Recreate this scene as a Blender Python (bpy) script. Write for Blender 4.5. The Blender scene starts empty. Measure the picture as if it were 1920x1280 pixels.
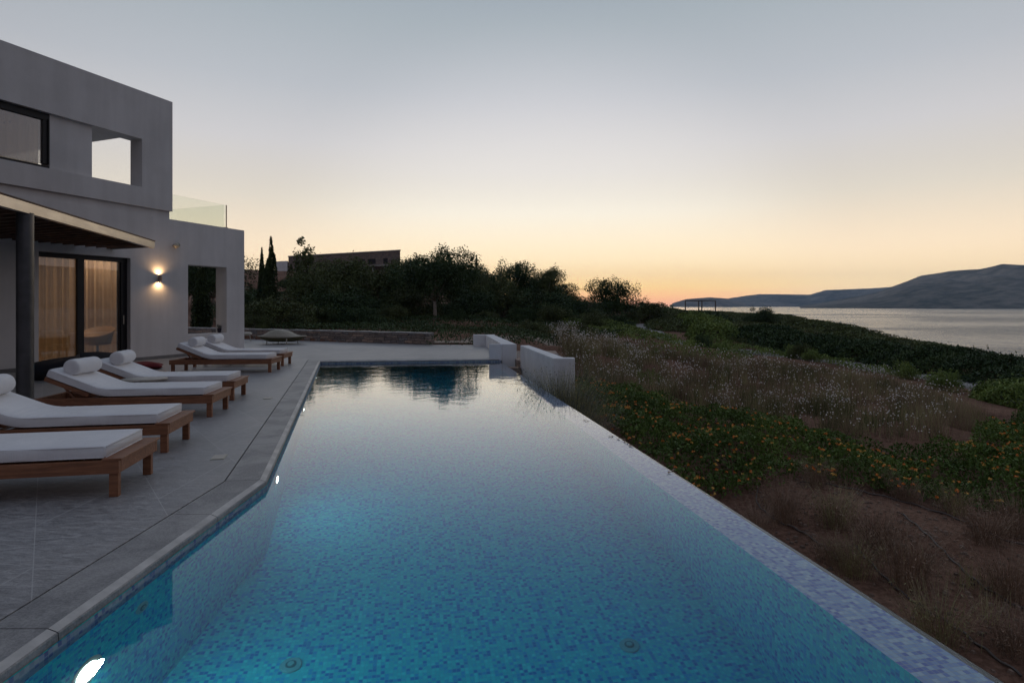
import bpy, math, random
import numpy as np
from mathutils import Vector, Matrix
random.seed(7); rng = np.random.default_rng(7)
R = math.radians
scene = bpy.context.scene
COL = scene.collection
F = 1080.0; CX = 960.0; HY = 573.0; H = 1.4      # lens and camera height of the photograph

def at(x, y, z=0.0):
    """ground point (height z) seen at x, y of the photograph"""
    d = F*(H-z)/(y-HY)
    return Vector(((x-CX)/F*d, d, z))
def atd(x, y, d):
    return Vector(((x-CX)/F*d, d, H-(y-HY)/F*d))

# ------------------------------------------------------------------ materials
class NT:
    def __init__(s, name):
        s.m = bpy.data.materials.new(name); s.m.use_nodes = True
        s.t = s.m.node_tree; s.n = s.t.nodes; s.p = s.n['Principled BSDF']; s.out = s.n['Material Output']
    def add(s, typ, **kw):
        n = s.n.new(typ)
        for k, v in kw.items(): setattr(n, k, v)
        return n
    def link(s, a, b): s.t.links.new(a, b)
    def set(s, **kw):
        for k, v in kw.items(): s.p.inputs[k.replace('_', ' ')].default_value = v
    def coord(s, which='Object', scale=(1, 1, 1), rot=(0, 0, 0)):
        c = s.add('ShaderNodeTexCoord'); mp = s.add('ShaderNodeMapping')
        mp.inputs['Scale'].default_value = scale; mp.inputs['Rotation'].default_value = rot
        s.link(c.outputs[which], mp.inputs['Vector']); return mp.outputs['Vector']
    def noise(s, vec, scale=5, detail=4, rough=.55, dist=0):
        n = s.add('ShaderNodeTexNoise'); n.inputs['Scale'].default_value = scale
        n.inputs['Detail'].default_value = detail; n.inputs['Roughness'].default_value = rough
        n.inputs['Distortion'].default_value = dist
        if vec is not None: s.link(vec, n.inputs['Vector'])
        return n.outputs['Fac']
    def ramp(s, fac, stops, interp='LINEAR'):
        r = s.add('ShaderNodeValToRGB'); cr = r.color_ramp; cr.interpolation = interp
        while len(cr.elements) < len(stops): cr.elements.new(.5)
        for e, (p, c) in zip(cr.elements, stops):
            e.position = p; e.color = (*c, 1) if len(c) == 3 else c
        s.link(fac, r.inputs['Fac']); return r.outputs['Color']
    def mix(s, fac, a, b, mode='MIX'):
        n = s.add('ShaderNodeMix', data_type='RGBA', blend_type=mode)
        for i, v in ((0, fac), (6, a), (7, b)):
            if hasattr(v, 'is_linked') or isinstance(v, bpy.types.NodeSocket): s.link(v, n.inputs[i])
            else: n.inputs[i].default_value = v if i == 0 else ((*v, 1) if len(v) == 3 else v)
        return n.outputs[2]
    def math(s, op, a, b=None, c=None):
        n = s.add('ShaderNodeMath', operation=op)
        for i, v in enumerate((a, b, c)):
            if v is None: continue
            if isinstance(v, bpy.types.NodeSocket): s.link(v, n.inputs[i])
            else: n.inputs[i].default_value = v
        return n.outputs[0]
    def bump(s, h, strength=.3, dist=.01, normal=None):
        b = s.add('ShaderNodeBump'); b.inputs['Strength'].default_value = strength
        b.inputs['Distance'].default_value = dist; s.link(h, b.inputs['Height'])
        if normal is not None: s.link(normal, b.inputs['Normal'])
        return b.outputs['Normal']
    def col(s, c): s.link(c, s.p.inputs['Base Color'])
    def nrm(s, c): s.link(c, s.p.inputs['Normal'])

def simple(name, c, rough=.6, metal=0, var=.15, scale=6, bump=0, bdist=.003, spec=.5, coat=0):
    t = NT(name); v = t.coord()
    f = t.noise(v, scale, 5)
    lo = tuple(x*(1-var) for x in c); hi = tuple(min(1, x*(1+var)) for x in c)
    t.col(t.ramp(f, [(.3, lo), (.7, hi)]))
    t.set(Roughness=rough, Metallic=metal)
    t.p.inputs['Specular IOR Level'].default_value = spec
    if bump: t.nrm(t.bump(t.noise(v, scale*8, 4), bump, bdist))
    return t.m

M = {}
def mats():
    # rendered plaster
    t = NT('white_plaster'); v = t.coord()
    f = t.noise(v, .7, 6, .6); g = t.noise(v, 60, 3)
    st = t.noise(t.coord(scale=(2.5, 2.5, .25)), 1.2, 4)
    c = t.ramp(f, [(.40, (.57, .55, .54)), (.60, (.67, .645, .635))])
    c = t.mix(.35, c, t.ramp(st, [(.40, (.55, .535, .525)), (.60, (.69, .67, .66))]))
    t.col(c); t.set(Roughness=.9); t.nrm(t.bump(g, .25, .004, t.bump(f, .3, .02))); M['plaster'] = t.m
    M['plaster_white'] = simple('lime_white', (.74, .74, .745), .85, var=.10, scale=2.5, bump=.3)
    # slate deck with sheared slab joints
    t = NT('slate_paving')
    c = t.add('ShaderNodeTexCoord'); sx = t.add('ShaderNodeSeparateXYZ'); t.link(c.outputs['Object'], sx.inputs[0])
    u = t.math('ADD', sx.outputs[1], t.math('MULTIPLY', sx.outputs[0], 1.238))
    cb = t.add('ShaderNodeCombineXYZ'); t.link(t.math('ADD', sx.outputs[0], 2.565), cb.inputs[0]); t.link(t.math('ADD', u, .0896), cb.inputs[1])
    br = t.add('ShaderNodeTexBrick'); t.link(cb.outputs[0], br.inputs['Vector'])
    br.inputs['Scale'].default_value = 1; br.inputs['Brick Width'].default_value = .93; br.inputs['Row Height'].default_value = 1.09
    br.inputs['Mortar Size'].default_value = .0045; br.inputs['Mortar Smooth'].default_value = .1; br.inputs['Bias'].default_value = 0
    br.inputs['Color1'].default_value = (.25, .244, .246, 1); br.inputs['Color2'].default_value = (.42, .408, .404, 1); br.inputs['Mortar'].default_value = (.27, .26, .25, 1)
    v = c.outputs['Object']
    n1 = t.noise(v, .9, 8, .65, .8); n3 = t.noise(v, 90, 6, .7)
    n2 = t.noise(t.coord(scale=(1.2, 5, 1), rot=(0, 0, .9)), 5.5, 9, .72, 1.6)
    cc = t.mix(.62, br.outputs['Color'], t.ramp(n2, [(.39, (.11, .107, .107)), (.5, (.31, .30, .298)), (.62, (.58, .56, .55))]))
    cc = t.mix(t.math('MULTIPLY', n1, .7), cc, (.26, .235, .215), 'MULTIPLY') if False else t.mix(.22, cc, t.ramp(n1, [(.42, (.15, .15, .16)), (.58, (.36, .33, .31))]))
    cc = t.mix(.16, cc, t.ramp(n3, [(.4, (.07, .07, .07)), (.6, (.50, .49, .485))]))
    cc = t.mix(t.math('MULTIPLY', br.outputs['Fac'], .7), cc, (.46, .45, .44))
    t.col(cc); t.link(t.ramp(n2, [(.4, (.34,)*3), (.6, (.56,)*3)]), t.p.inputs['Roughness']); t.p.inputs['Specular IOR Level'].default_value = .6
    b = t.bump(n2, .6, .008); b = t.bump(n3, .35, .003, b); b = t.bump(br.outputs['Fac'], -.6, .004, b); t.nrm(b); M['slate'] = t.m
    # coping
    t = NT('coping_stone'); v = t.coord(); n1 = t.noise(v, 2.2, 8, .7, .6); n2 = t.noise(v, 70, 5, .7)
    c = t.mix(.22, t.ramp(n1, [(.42, (.19, .185, .185)), (.58, (.34, .325, .315))]), t.ramp(n2, [(.42, (.09, .09, .09)), (.58, (.46, .45, .44))]))
    t.col(c); t.set(Roughness=.5); t.nrm(t.bump(n2, .5, .004, t.bump(n1, .3, .01))); M['coping'] = t.m
    M['coping_lip'] = simple('lit_stone_lip', (.46, .44, .415), .5, var=.3, scale=5, bump=.4)  # paler tone for the chamfer: sky light on the bevel put into its colour
    M['slot'] = simple('dark_slot', (.006, .006, .007), .8)
    # pool mosaic on UV metres
    def mosaic(name, stops, grout):
        t = NT(name); c = t.add('ShaderNodeTexCoord')
        s = t.add('ShaderNodeVectorMath', operation='SCALE'); s.inputs['Scale'].default_value = 1/.0245; t.link(c.outputs['UV'], s.inputs[0])
        f = t.add('ShaderNodeVectorMath', operation='FLOOR'); t.link(s.outputs[0], f.inputs[0])
        w = t.add('ShaderNodeTexWhiteNoise', noise_dimensions='3D'); t.link(f.outputs[0], w.inputs['Vector'])
        fr = t.add('ShaderNodeVectorMath', operation='FRACTION'); t.link(s.outputs[0], fr.inputs[0])
        sp = t.add('ShaderNodeSeparateXYZ'); t.link(fr.outputs[0], sp.inputs[0])
        def edge(o): return t.math('MINIMUM', o, t.math('SUBTRACT', 1.0, o))
        e = t.math('MINIMUM', edge(sp.outputs[0]), edge(sp.outputs[1])); g = t.math('LESS_THAN', e, .055)
        col = t.ramp(w.outputs['Value'], stops, 'CONSTANT')
        t.col(t.mix(g, col, grout)); t.set(Roughness=.65); return t.m
    blues = [(0, (.020, .62, .64)), (.25, (.028, .70, .68)), (.47, (.012, .42, .66)), (.62, (.018, .54, .66)), (.76, (.007, .25, .55)), (.88, (.045, .76, .73)), (.95, (.012, .32, .58))]
    M['mosaic'] = mosaic('pool_mosaic', blues, (.05, .55, .60))
    pale = [(0, (.27, .43, .68)), (.22, (.36, .54, .72)), (.42, (.17, .27, .60)), (.62, (.24, .37, .65)), (.78, (.13, .20, .54)), (.90, (.44, .60, .74))]
    M['mosaic_pale'] = mosaic('edge_mosaic', pale, (.34, .44, .54))
    M['mosaic_line'] = mosaic('waterline_mosaic', [(0, (.22, .28, .34)), (.3, (.30, .36, .40)), (.5, (.14, .18, .32)), (.7, (.25, .29, .38)), (.86, (.10, .12, .26))], (.28, .32, .36))
    # pool water
    t = NT('pool_water'); v = t.coord(scale=(1, 1.0, 1))
    n = t.noise(v, 3.2, 2, .5, .4); n2 = t.noise(t.coord(scale=(.7, 1.5, 1)), 11, 3, .5, .3); amp = t.noise(v, .35, 1)
    far = t.add('ShaderNodeSeparateXYZ'); t.link(v, far.inputs[0])
    fy = t.add('ShaderNodeMapRange'); t.link(far.outputs[1], fy.inputs[0]); fy.inputs[1].default_value = 6; fy.inputs[2].default_value = 14; fy.inputs[3].default_value = .18; fy.inputs[4].default_value = 1.0
    h = t.math('MULTIPLY', t.math('ADD', t.math('MULTIPLY', n, 1.0), t.math('MULTIPLY', n2, .22)), fy.outputs[0])
    t.nrm(t.bump(h, 1.0, .0042))
    t.set(Roughness=0.0, IOR=1.25); t.p.inputs['Transmission Weight'].default_value = 1; t.set(Base_Color=(1, 1, 1, 1))
    lw = t.add('ShaderNodeLayerWeight'); lw.inputs['Blend'].default_value = .5; gl = t.add('ShaderNodeBsdfGlossy'); gl.inputs['Roughness'].default_value = 0; mx = t.add('ShaderNodeMixShader')
    for nd in (lw, gl): t.link(t.n['Bump'].outputs[0], nd.inputs['Normal'])
    t.link(t.math('MULTIPLY', t.math('POWER', lw.outputs['Facing'], 10.0), 2.7), mx.inputs[0]); t.link(t.p.outputs[0], mx.inputs[1]); t.link(gl.outputs[0], mx.inputs[2]); t.link(mx.outputs[0], t.out.inputs['Surface'])
    va = t.add('ShaderNodeVolumeAbsorption'); va.inputs['Color'].default_value = (.10, .76, .93, 1); va.inputs['Density'].default_value = .55
    t.link(va.outputs[0], t.out.inputs['Volume']); M['water'] = t.m
    # sea
    t = NT('sea_water'); c = t.coord('Object', (1, 1, 1))
    a = t.noise(t.coord('Object', (1, .30, 1), (0, 0, .25)), .11, 6, .62, .4); b = t.noise(t.coord('Object', (1, .22, 1), (0, 0, .1)), .42, 5, .60)
    b2 = t.noise(t.coord('Object', (.4, 1.0, 1), (0, 0, .2)), .010, 5, .6)
    t.nrm(t.bump(b, 1.0, .8, t.bump(a, 1.0, 2.4)))
    t.set(IOR=1.52); t.link(t.ramp(b2, [(.40, (.04,)*3), (.60, (.20,)*3)]), t.p.inputs['Roughness']); t.set(Base_Color=(.07, .085, .10, 1)); M['sea'] = t.m
    # wood
    t = NT('teak_wood'); v = t.coord('Object', (1.5, 22, 22)); w = t.noise(v, 2.2, 7, .65, .8)
    g = t.noise(t.coord('Object', (1, 1, 1)), 3, 3)
    c = t.ramp(w, [(.3, (.10, .033, .013)), (.5, (.23, .084, .034)), (.68, (.38, .165, .075))])
    t.col(t.mix(.3, c, t.ramp(g, [(.3, (.12, .05, .025)), (.7, (.36, .17, .09))]))); t.set(Roughness=.5); t.nrm(t.bump(w, .25, .002)); M['teak'] = t.m
    M['pergola_wood'] = simple('pergola_timber', (.11, .055, .032), .65, var=.4, scale=3, bump=.3)
    # fabric
    t = NT('white_canvas'); v = t.coord(); f = t.noise(v, 400, 2); g = t.noise(v, 3.0, 4, .6); wv = t.noise(t.coord('Object', (9, 1.2, 1)), 2.2, 3, .6, .5)
    t.col(t.ramp(g, [(.3, (.70, .69, .70)), (.7, (.80, .79, .79))])); t.set(Roughness=.95)
    t.p.inputs['Sheen Weight'].default_value = .15
    t.nrm(t.bump(f, .25, .001, t.bump(wv, .5, .012, t.bump(g, .45, .03)))); M['canvas'] = t.m
    # metals
    t = NT('brushed_steel'); n = t.noise(t.coord('Object', (.6, .6, 14)), 3, 6, .6); n2 = t.noise(t.coord(), 1.3, 5)
    t.col(t.ramp(n2, [(.3, (.40, .36, .32)), (.7, (.52, .48, .43))])); t.set(Metallic=.9); t.link(t.ramp(n, [(.2, (.28,)*3), (.8, (.45,)*3)]), t.p.inputs['Roughness']); M['steel'] = t.m
    M['dark_steel'] = simple('painted_dark_steel', (.085, .085, .088), .38, metal=.6, var=.2)
    M['frame'] = simple('black_aluminium', (.010, .010, .012), .4, metal=.3, var=.2)
    M['lamp_metal'] = simple('lamp_metal', (.30, .22, .18), .4, metal=.7)
    M['teal_plastic'] = simple('aged_teal_plastic', (.22, .48, .46), .5, var=.1); M['slate_plastic'] = simple('grey_plastic', (.08, .20, .22), .5, var=.1)
    M['plastic'] = simple('cream_plastic', (.46, .43, .35), .5, var=.06)
    M['beige'] = simple('cast_beige', (.50, .46, .40), .65, var=.15, scale=9, bump=.3)
    M['olive_weave'] = simple('olive_weave', (.115, .105, .045), .75, var=.35, scale=25, bump=.5)
    M['shell_weave'] = simple('beige_weave', (.33, .30, .24), .75, var=.2, scale=25, bump=.4)
    M['dark_fabric'] = simple('navy_fabric', (.012, .012, .018), .9, var=.3, scale=4, bump=.4)
    M['red_fabric'] = simple('red_fabric', (.16, .012, .016), .9, var=.25, scale=4, bump=.4)
    M['oak'] = simple('oak_shell', (.30, .17, .075), .5, var=.2, scale=3)
    M['skirting'] = simple('grey_skirting', (.16, .155, .155), .6, var=.15)
    M['concrete'] = simple('pale_concrete', (.30, .285, .27), .85, var=.22, scale=1.2, bump=.4, bdist=.01)
    M['rubble'] = simple('dusty_stone', (.17, .115, .085), .95, var=.5, scale=2)
    M['gravel'] = simple('sandy_gravel', (.30, .23, .18), .95, var=.35, scale=3, bump=.6, bdist=.02)
    M['hose'] = simple('brown_hose', (.085, .065, .055), .6)
    M['floor'] = simple('warm_floor', (.35, .22, .13), .5, var=.1)
    M['room'] = simple('room_wall', (.50, .44, .37), .9, var=.03)
    M['terracotta'] = simple('dark_pot', (.02, .014, .03), .6)
    # glass
    def glass(name, tint, base, rough=0, ior=1.5):
        t = NT(name); t.n.remove(t.p)
        tr = t.add('ShaderNodeBsdfTransparent'); tr.inputs[0].default_value = (*tint, 1)
        gl = t.add('ShaderNodeBsdfGlossy'); gl.inputs['Roughness'].default_value = rough
        ge = t.add('ShaderNodeNewGeometry'); dp = t.add('ShaderNodeVectorMath', operation='DOT_PRODUCT'); t.link(ge.outputs['Normal'], dp.inputs[0]); t.link(ge.outputs['Incoming'], dp.inputs[1])
        fz = t.math('POWER', t.math('SUBTRACT', 1.0, t.math('ABSOLUTE', dp.outputs['Value'])), 5.0)
        mx = t.add('ShaderNodeMixShader')
        f = t.math('ADD', t.math('MULTIPLY', fz, .7), base)
        t.link(f, mx.inputs[0]); t.link(tr.outputs[0], mx.inputs[1]); t.link(gl.outputs[0], mx.inputs[2]); t.link(mx.outputs[0], t.out.inputs[0]); return t.m
    M['glass'] = glass('window_glass', (.90, .88, .84), .17)
    M['glass_green'] = glass('green_edge_glass', (.945, .965, .945), .03)
    M['glass_upper'] = glass('upstairs_glass', (.80, .79, .76), .34)
    # curtain
    t = NT('sheer_curtain'); v = t.coord(); f = t.noise(v, 120, 2)
    t.n.remove(t.p); d = t.add('ShaderNodeBsdfDiffuse'); d.inputs[0].default_value = (.55, .43, .31, 1)
    tl = t.add('ShaderNodeBsdfTranslucent'); tl.inputs[0].default_value = (.58, .44, .30, 1)
    tp = t.add('ShaderNodeBsdfTransparent'); m1 = t.add('ShaderNodeMixShader'); m2 = t.add('ShaderNodeMixShader'); m1.inputs[0].default_value = .5; m2.inputs[0].default_value = .12
    t.link(d.outputs[0], m1.inputs[1]); t.link(tl.outputs[0], m1.inputs[2]); t.link(m1.outputs[0], m2.inputs[1]); t.link(tp.outputs[0], m2.inputs[2]); t.link(m2.outputs[0], t.out.inputs[0]); M['curtain'] = t.m
    def emit(name, c, s):
        t = NT(name); t.n.remove(t.p); e = t.add('ShaderNodeEmission'); e.inputs[0].default_value = (*c, 1); e.inputs[1].default_value = s
        t.link(e.outputs[0], t.out.inputs[0]); return t.m
    M['lamp_glow'] = emit('lamp_glow', (1, .62, .30), 14)
    M['pool_glow'] = emit('pool_lamp_glow', (.85, 1, .95), 9)
    # stone
    t = NT('dry_stone'); c = t.add('ShaderNodeTexCoord'); sx = t.add('ShaderNodeSeparateXYZ'); t.link(c.outputs['Object'], sx.inputs[0])
    u = t.math('ADD', t.math('MULTIPLY', sx.outputs[0], -.915), t.math('MULTIPLY', sx.outputs[1], .402))
    w1_ = t.noise(t.coord(), 2.2, 3); w2_ = t.noise(t.coord(), 3.1, 3, .5, .5)
    cb = t.add('ShaderNodeCombineXYZ'); t.link(t.math('ADD', u, t.math('MULTIPLY', w1_, .35)), cb.inputs[0]); t.link(t.math('ADD', sx.outputs[2], t.math('MULTIPLY', w2_, .14)), cb.inputs[1])
    br = t.add('ShaderNodeTexBrick'); t.link(cb.outputs[0], br.inputs['Vector']); br.offset = .37; br.squash = 1.6; br.squash_frequency = 3
    for k_, v_ in (('Scale', 1), ('Brick Width', .34), ('Row Height', .095), ('Mortar Size', .008), ('Mortar Smooth', .3), ('Bias', 0)): br.inputs[k_].default_value = v_
    br.inputs['Color1'].default_value = (.0, 0, 0, 1); br.inputs['Color2'].default_value = (1, 1, 1, 1); br.inputs['Mortar'].default_value = (.5, .5, .5, 1)
    cc = t.ramp(br.outputs['Color'], [(0, (.15, .125, .115)), (.3, (.30, .225, .185)), (.5, (.20, .195, .20)), (.75, (.48, .33, .25)), (1, (.12, .10, .095))])
    cc = t.mix(.3, cc, t.ramp(t.noise(t.coord(), 12, 5), [(.4, (.05, .045, .04)), (.6, (.28, .23, .20))]))
    t.col(t.mix(br.outputs['Fac'], cc, (.035, .03, .028))); t.set(Roughness=.9); t.nrm(t.bump(br.outputs['Fac'], -.9, .02)); M['stone'] = t.m
    # earth
    t = NT('red_earth'); v = t.coord(); n1 = t.noise(v, .5, 8, .65, .5); n2 = t.noise(v, 14, 8, .75)
    c = t.ramp(n1, [(.4, (.10, .050, .034)), (.5, (.17, .088, .058)), (.62, (.27, .16, .11))])
    c = t.mix(.5, c, t.ramp(n2, [(.4, (.06, .032, .022)), (.6, (.32, .185, .13))]))
    t.col(c); t.set(Roughness=1.0); t.p.inputs['Specular IOR Level'].default_value = .1
    t.nrm(t.bump(n2, .9, .035, t.bump(n1, .5, .1))); M['earth'] = t.m
    t = NT('dry_scrub_hill'); v = t.coord(); n1 = t.noise(v, .002, 9, .65, .3); n2 = t.noise(v, .02, 6, .7)
    c = t.mix(.5, t.ramp(n1, [(.42, (.12, .13, .12)), (.58, (.33, .31, .28))]), t.ramp(n2, [(.42, (.10, .11, .095)), (.58, (.30, .27, .23))]))
    t.col(c); t.set(Roughness=1); t.p.inputs['Specular IOR Level'].default_value = 0; M['hill'] = t.m
    def leaf(name, c1, c2, c3, sc=.8, k=1.6):
        c1, c2, c3 = (tuple(x*k for x in c) for c in (c1, c2, c3))
        t = NT(name); n1 = t.noise(t.coord(), sc, 3); n2 = t.noise(t.coord(), 30, 2)
        c = t.mix(.4, t.ramp(n1, [(.38, c1), (.5, c2), (.62, c3)]), t.ramp(n2, [(.4, c1), (.6, c3)]))
        t.col(c); t.set(Roughness=.6); t.p.inputs['Specular IOR Level'].default_value = .25
        return t.m
    M['leaf_olive'] = leaf('olive_leaf', (.026, .032, .012), (.042, .054, .017), (.062, .078, .026), k=2.1)
    M['leaf_dark'] = leaf('dark_leaf', (.012, .026, .009), (.022, .042, .013), (.040, .062, .02), k=1.75)
    M['leaf_cypress'] = leaf('cypress_leaf', (.012, .022, .008), (.022, .036, .012), (.04, .055, .018))
    M['leaf_green'] = leaf('fresh_leaf', (.048, .074, .018), (.080, .115, .026), (.125, .16, .038), k=1.9)
    M['leaf_lantana'] = leaf('lantana_leaf', (.034, .062, .012), (.062, .102, .019), (.10, .145, .028), k=1.45)
    M['leaf_brown'] = leaf('dry_stalk', (.10, .066, .045), (.18, .122, .085), (.30, .215, .15))
    M['leaf_straw'] = leaf('straw_stalk', (.13, .12, .055), (.22, .205, .095), (.33, .30, .16))
    M['leaf_grey'] = leaf('grey_stalk', (.05, .055, .05), (.09, .10, .09), (.15, .16, .15))
    M['bark'] = simple('grey_bark', (.34, .30, .25), .9, var=.3, scale=12, bump=.6, bdist=.02)
    M['petal'] = simple('white_petal', (.80, .76, .72), .8, var=.05)
    M['yellow'] = simple('yellow_petal', (.80, .45, .10), .7, var=.3, scale=40)
    M['orange'] = simple('orange_petal', (.85, .26, .05), .7, var=.3, scale=40)
    M['pink'] = simple('red_petal', (.55, .02, .08), .7, var=.2)
mats()

# ------------------------------------------------------------------ mesh helpers
class MB:
    def __init__(s): s.v = []; s.f = []; s.mi = []; s.uv = {}; s.k = 0
    def add(s, vs, fs, mi=0):
        o = len(s.v); s.v += [tuple(v) for v in vs]
        for f in fs: s.f.append(tuple(i+o for i in f)); s.mi.append(mi)
    def box(s, c, size, rot=None, mi=0):
        x, y, z = (q/2 for q in size); pts = [Vector(p) for p in ((-x,-y,-z),(x,-y,-z),(x,y,-z),(-x,y,-z),(-x,-y,z),(x,-y,z),(x,y,z),(-x,y,z))]
        if rot is not None: pts = [rot @ p for p in pts]
        s.add([p+Vector(c) for p in pts], [(3,2,1,0),(4,5,6,7),(0,1,5,4),(1,2,6,5),(2,3,7,6),(3,0,4,7)], mi)
    def prism(s, poly, z0, z1, mi=0):
        n = len(poly); a = sum(poly[i][0]*poly[(i+1)%n][1]-poly[(i+1)%n][0]*poly[i][1] for i in range(n))
        if a < 0: poly = poly[::-1]
        s.add([(p[0], p[1], z0) for p in poly]+[(p[0], p[1], z1) for p in poly], [tuple(range(n))[::-1], tuple(range(n, 2*n))]+[(i, (i+1)%n, (i+1)%n+n, i+n) for i in range(n)], mi)
    def tube(s, pts, radii, seg=8, cap=True, mi=0):
        pts = [Vector(p) for p in pts]; n = len(pts)
        if not hasattr(radii, '__len__'): radii = [radii]*n
        vs = []; ref = None
        for i, p in enumerate(pts):
            t = (pts[min(i+1, n-1)]-pts[max(i-1, 0)]).normalized()
            if ref is None: ref = Vector((0, 0, 1)) if abs(t.z) < .9 else Vector((1, 0, 0))
            a = t.cross(ref).normalized(); b = t.cross(a).normalized(); ref = -b if False else ref
            for k in range(seg):
                an = 2*math.pi*k/seg; vs.append(p+radii[i]*(math.cos(an)*a+math.sin(an)*b))
        fs = [(i*seg+k, i*seg+(k+1)%seg, (i+1)*seg+(k+1)%seg, (i+1)*seg+k) for i in range(n-1) for k in range(seg)]
        if cap: fs += [tuple(range(seg))[::-1], tuple(range((n-1)*seg, n*seg))]
        s.add(vs, fs, mi)
    def lathe(s, prof, c=(0, 0, 0), seg=24, rot=None, mi=0, sx=1, sy=1):
        vs = []; n = len(prof)
        for r, z in prof:
            for k in range(seg):
                a = 2*math.pi*k/seg; p = Vector((r*math.cos(a)*sx, r*math.sin(a)*sy, z))
                if rot is not None: p = rot @ p
                vs.append(p+Vector(c))
        fs = [(i*seg+k, i*seg+(k+1)%seg, (i+1)*seg+(k+1)%seg, (i+1)*seg+k) for i in range(n-1) for k in range(seg)]
        fs += [tuple(range(seg))[::-1], tuple(range((n-1)*seg, n*seg))]
        s.add(vs, fs, mi)
    def build(s, name, mat, parent=None, smooth=False, bevel=0, uv=False, mw=None):
        me = bpy.data.meshes.new(name); me.from_pydata(s.v, [], s.f)
        for m in (mat if isinstance(mat, (list, tuple)) else [mat]): me.materials.append(m)
        me.polygons.foreach_set('material_index', s.mi)
        if smooth: me.polygons.foreach_set('use_smooth', [True]*len(me.polygons))
        me.update()
        if uv:
            l = me.uv_layers.new(name='UVMap')
            for p in me.polygons:
                nx, ny, nz = p.normal
                for li in p.loop_indices:
                    co = me.vertices[me.loops[li].vertex_index].co
                    if abs(nz) > .7: q = (co.x*.985+co.y*.174, co.y*.985-co.x*.174)
                    else:
                        tl = math.hypot(nx, ny); q = ((-ny*co.x+nx*co.y)/tl, co.z)
                    l.data[li].uv = q
        o = bpy.data.objects.new(name, me); COL.objects.link(o)
        if parent is not None: o.parent = parent
        if bevel:
            m = o.modifiers.new('bevel', 'BEVEL'); m.width = bevel; m.segments = 2; m.limit_method = 'ANGLE'; m.angle_limit = R(40)
        return o
def np_mesh(name, V, Fc, mats_, mi=None, parent=None, smooth=False):
    """V (n,3) float, Fc (m,k) int"""
    me = bpy.data.meshes.new(name); k = Fc.shape[1]
    me.vertices.add(len(V)); me.vertices.foreach_set('co', np.ascontiguousarray(V, dtype=np.float32).ravel())
    me.loops.add(Fc.size); me.loops.foreach_set('vertex_index', np.ascontiguousarray(Fc, dtype=np.int32).ravel())
    me.polygons.add(len(Fc)); me.polygons.foreach_set('loop_start', np.arange(0, Fc.size, k, dtype=np.int32))
    me.polygons.foreach_set('loop_total', np.full(len(Fc), k, dtype=np.int32))
    for m in (mats_ if isinstance(mats_, (list, tuple)) else [mats_]): me.materials.append(m)
    if mi is not None: me.polygons.foreach_set('material_index', mi.astype(np.int32))
    if smooth: me.polygons.foreach_set('use_smooth', np.ones(len(Fc), dtype=bool))
    me.update(calc_edges=True); me.validate()
    o = bpy.data.objects.new(name, me); COL.objects.link(o)
    if parent is not None: o.parent = parent
    return o
def tag(o, label, cat, group=None):
    o['label'] = label; o['category'] = cat
    if group: o['group'] = group
    return o
def struct(o): o['kind'] = 'structure'; return o
def stuff(o, label, cat): o['kind'] = 'stuff'; o['label'] = label; o['category'] = cat; return o
def thing(name, label, cat, loc=(0, 0, 0), rz=0, group=None):
    o = bpy.data.objects.new(name, None); COL.objects.link(o); o.empty_display_size = .2
    o.location = loc; o.rotation_euler = (0, 0, rz); return tag(o, label, cat, group)
def dup(root, loc, rz, label, scale=1.0):
    r = root.copy(); COL.objects.link(r); r.location = loc; r.rotation_euler = (0, 0, rz); r['label'] = label
    r.scale = (scale,)*3 if not hasattr(scale, '__len__') else scale
    for ch in list(root.children):
        c = ch.copy(); COL.objects.link(c); c.parent = r
        for g in list(ch.children):
            d = g.copy(); COL.objects.link(d); d.parent = c
    return r

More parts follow.
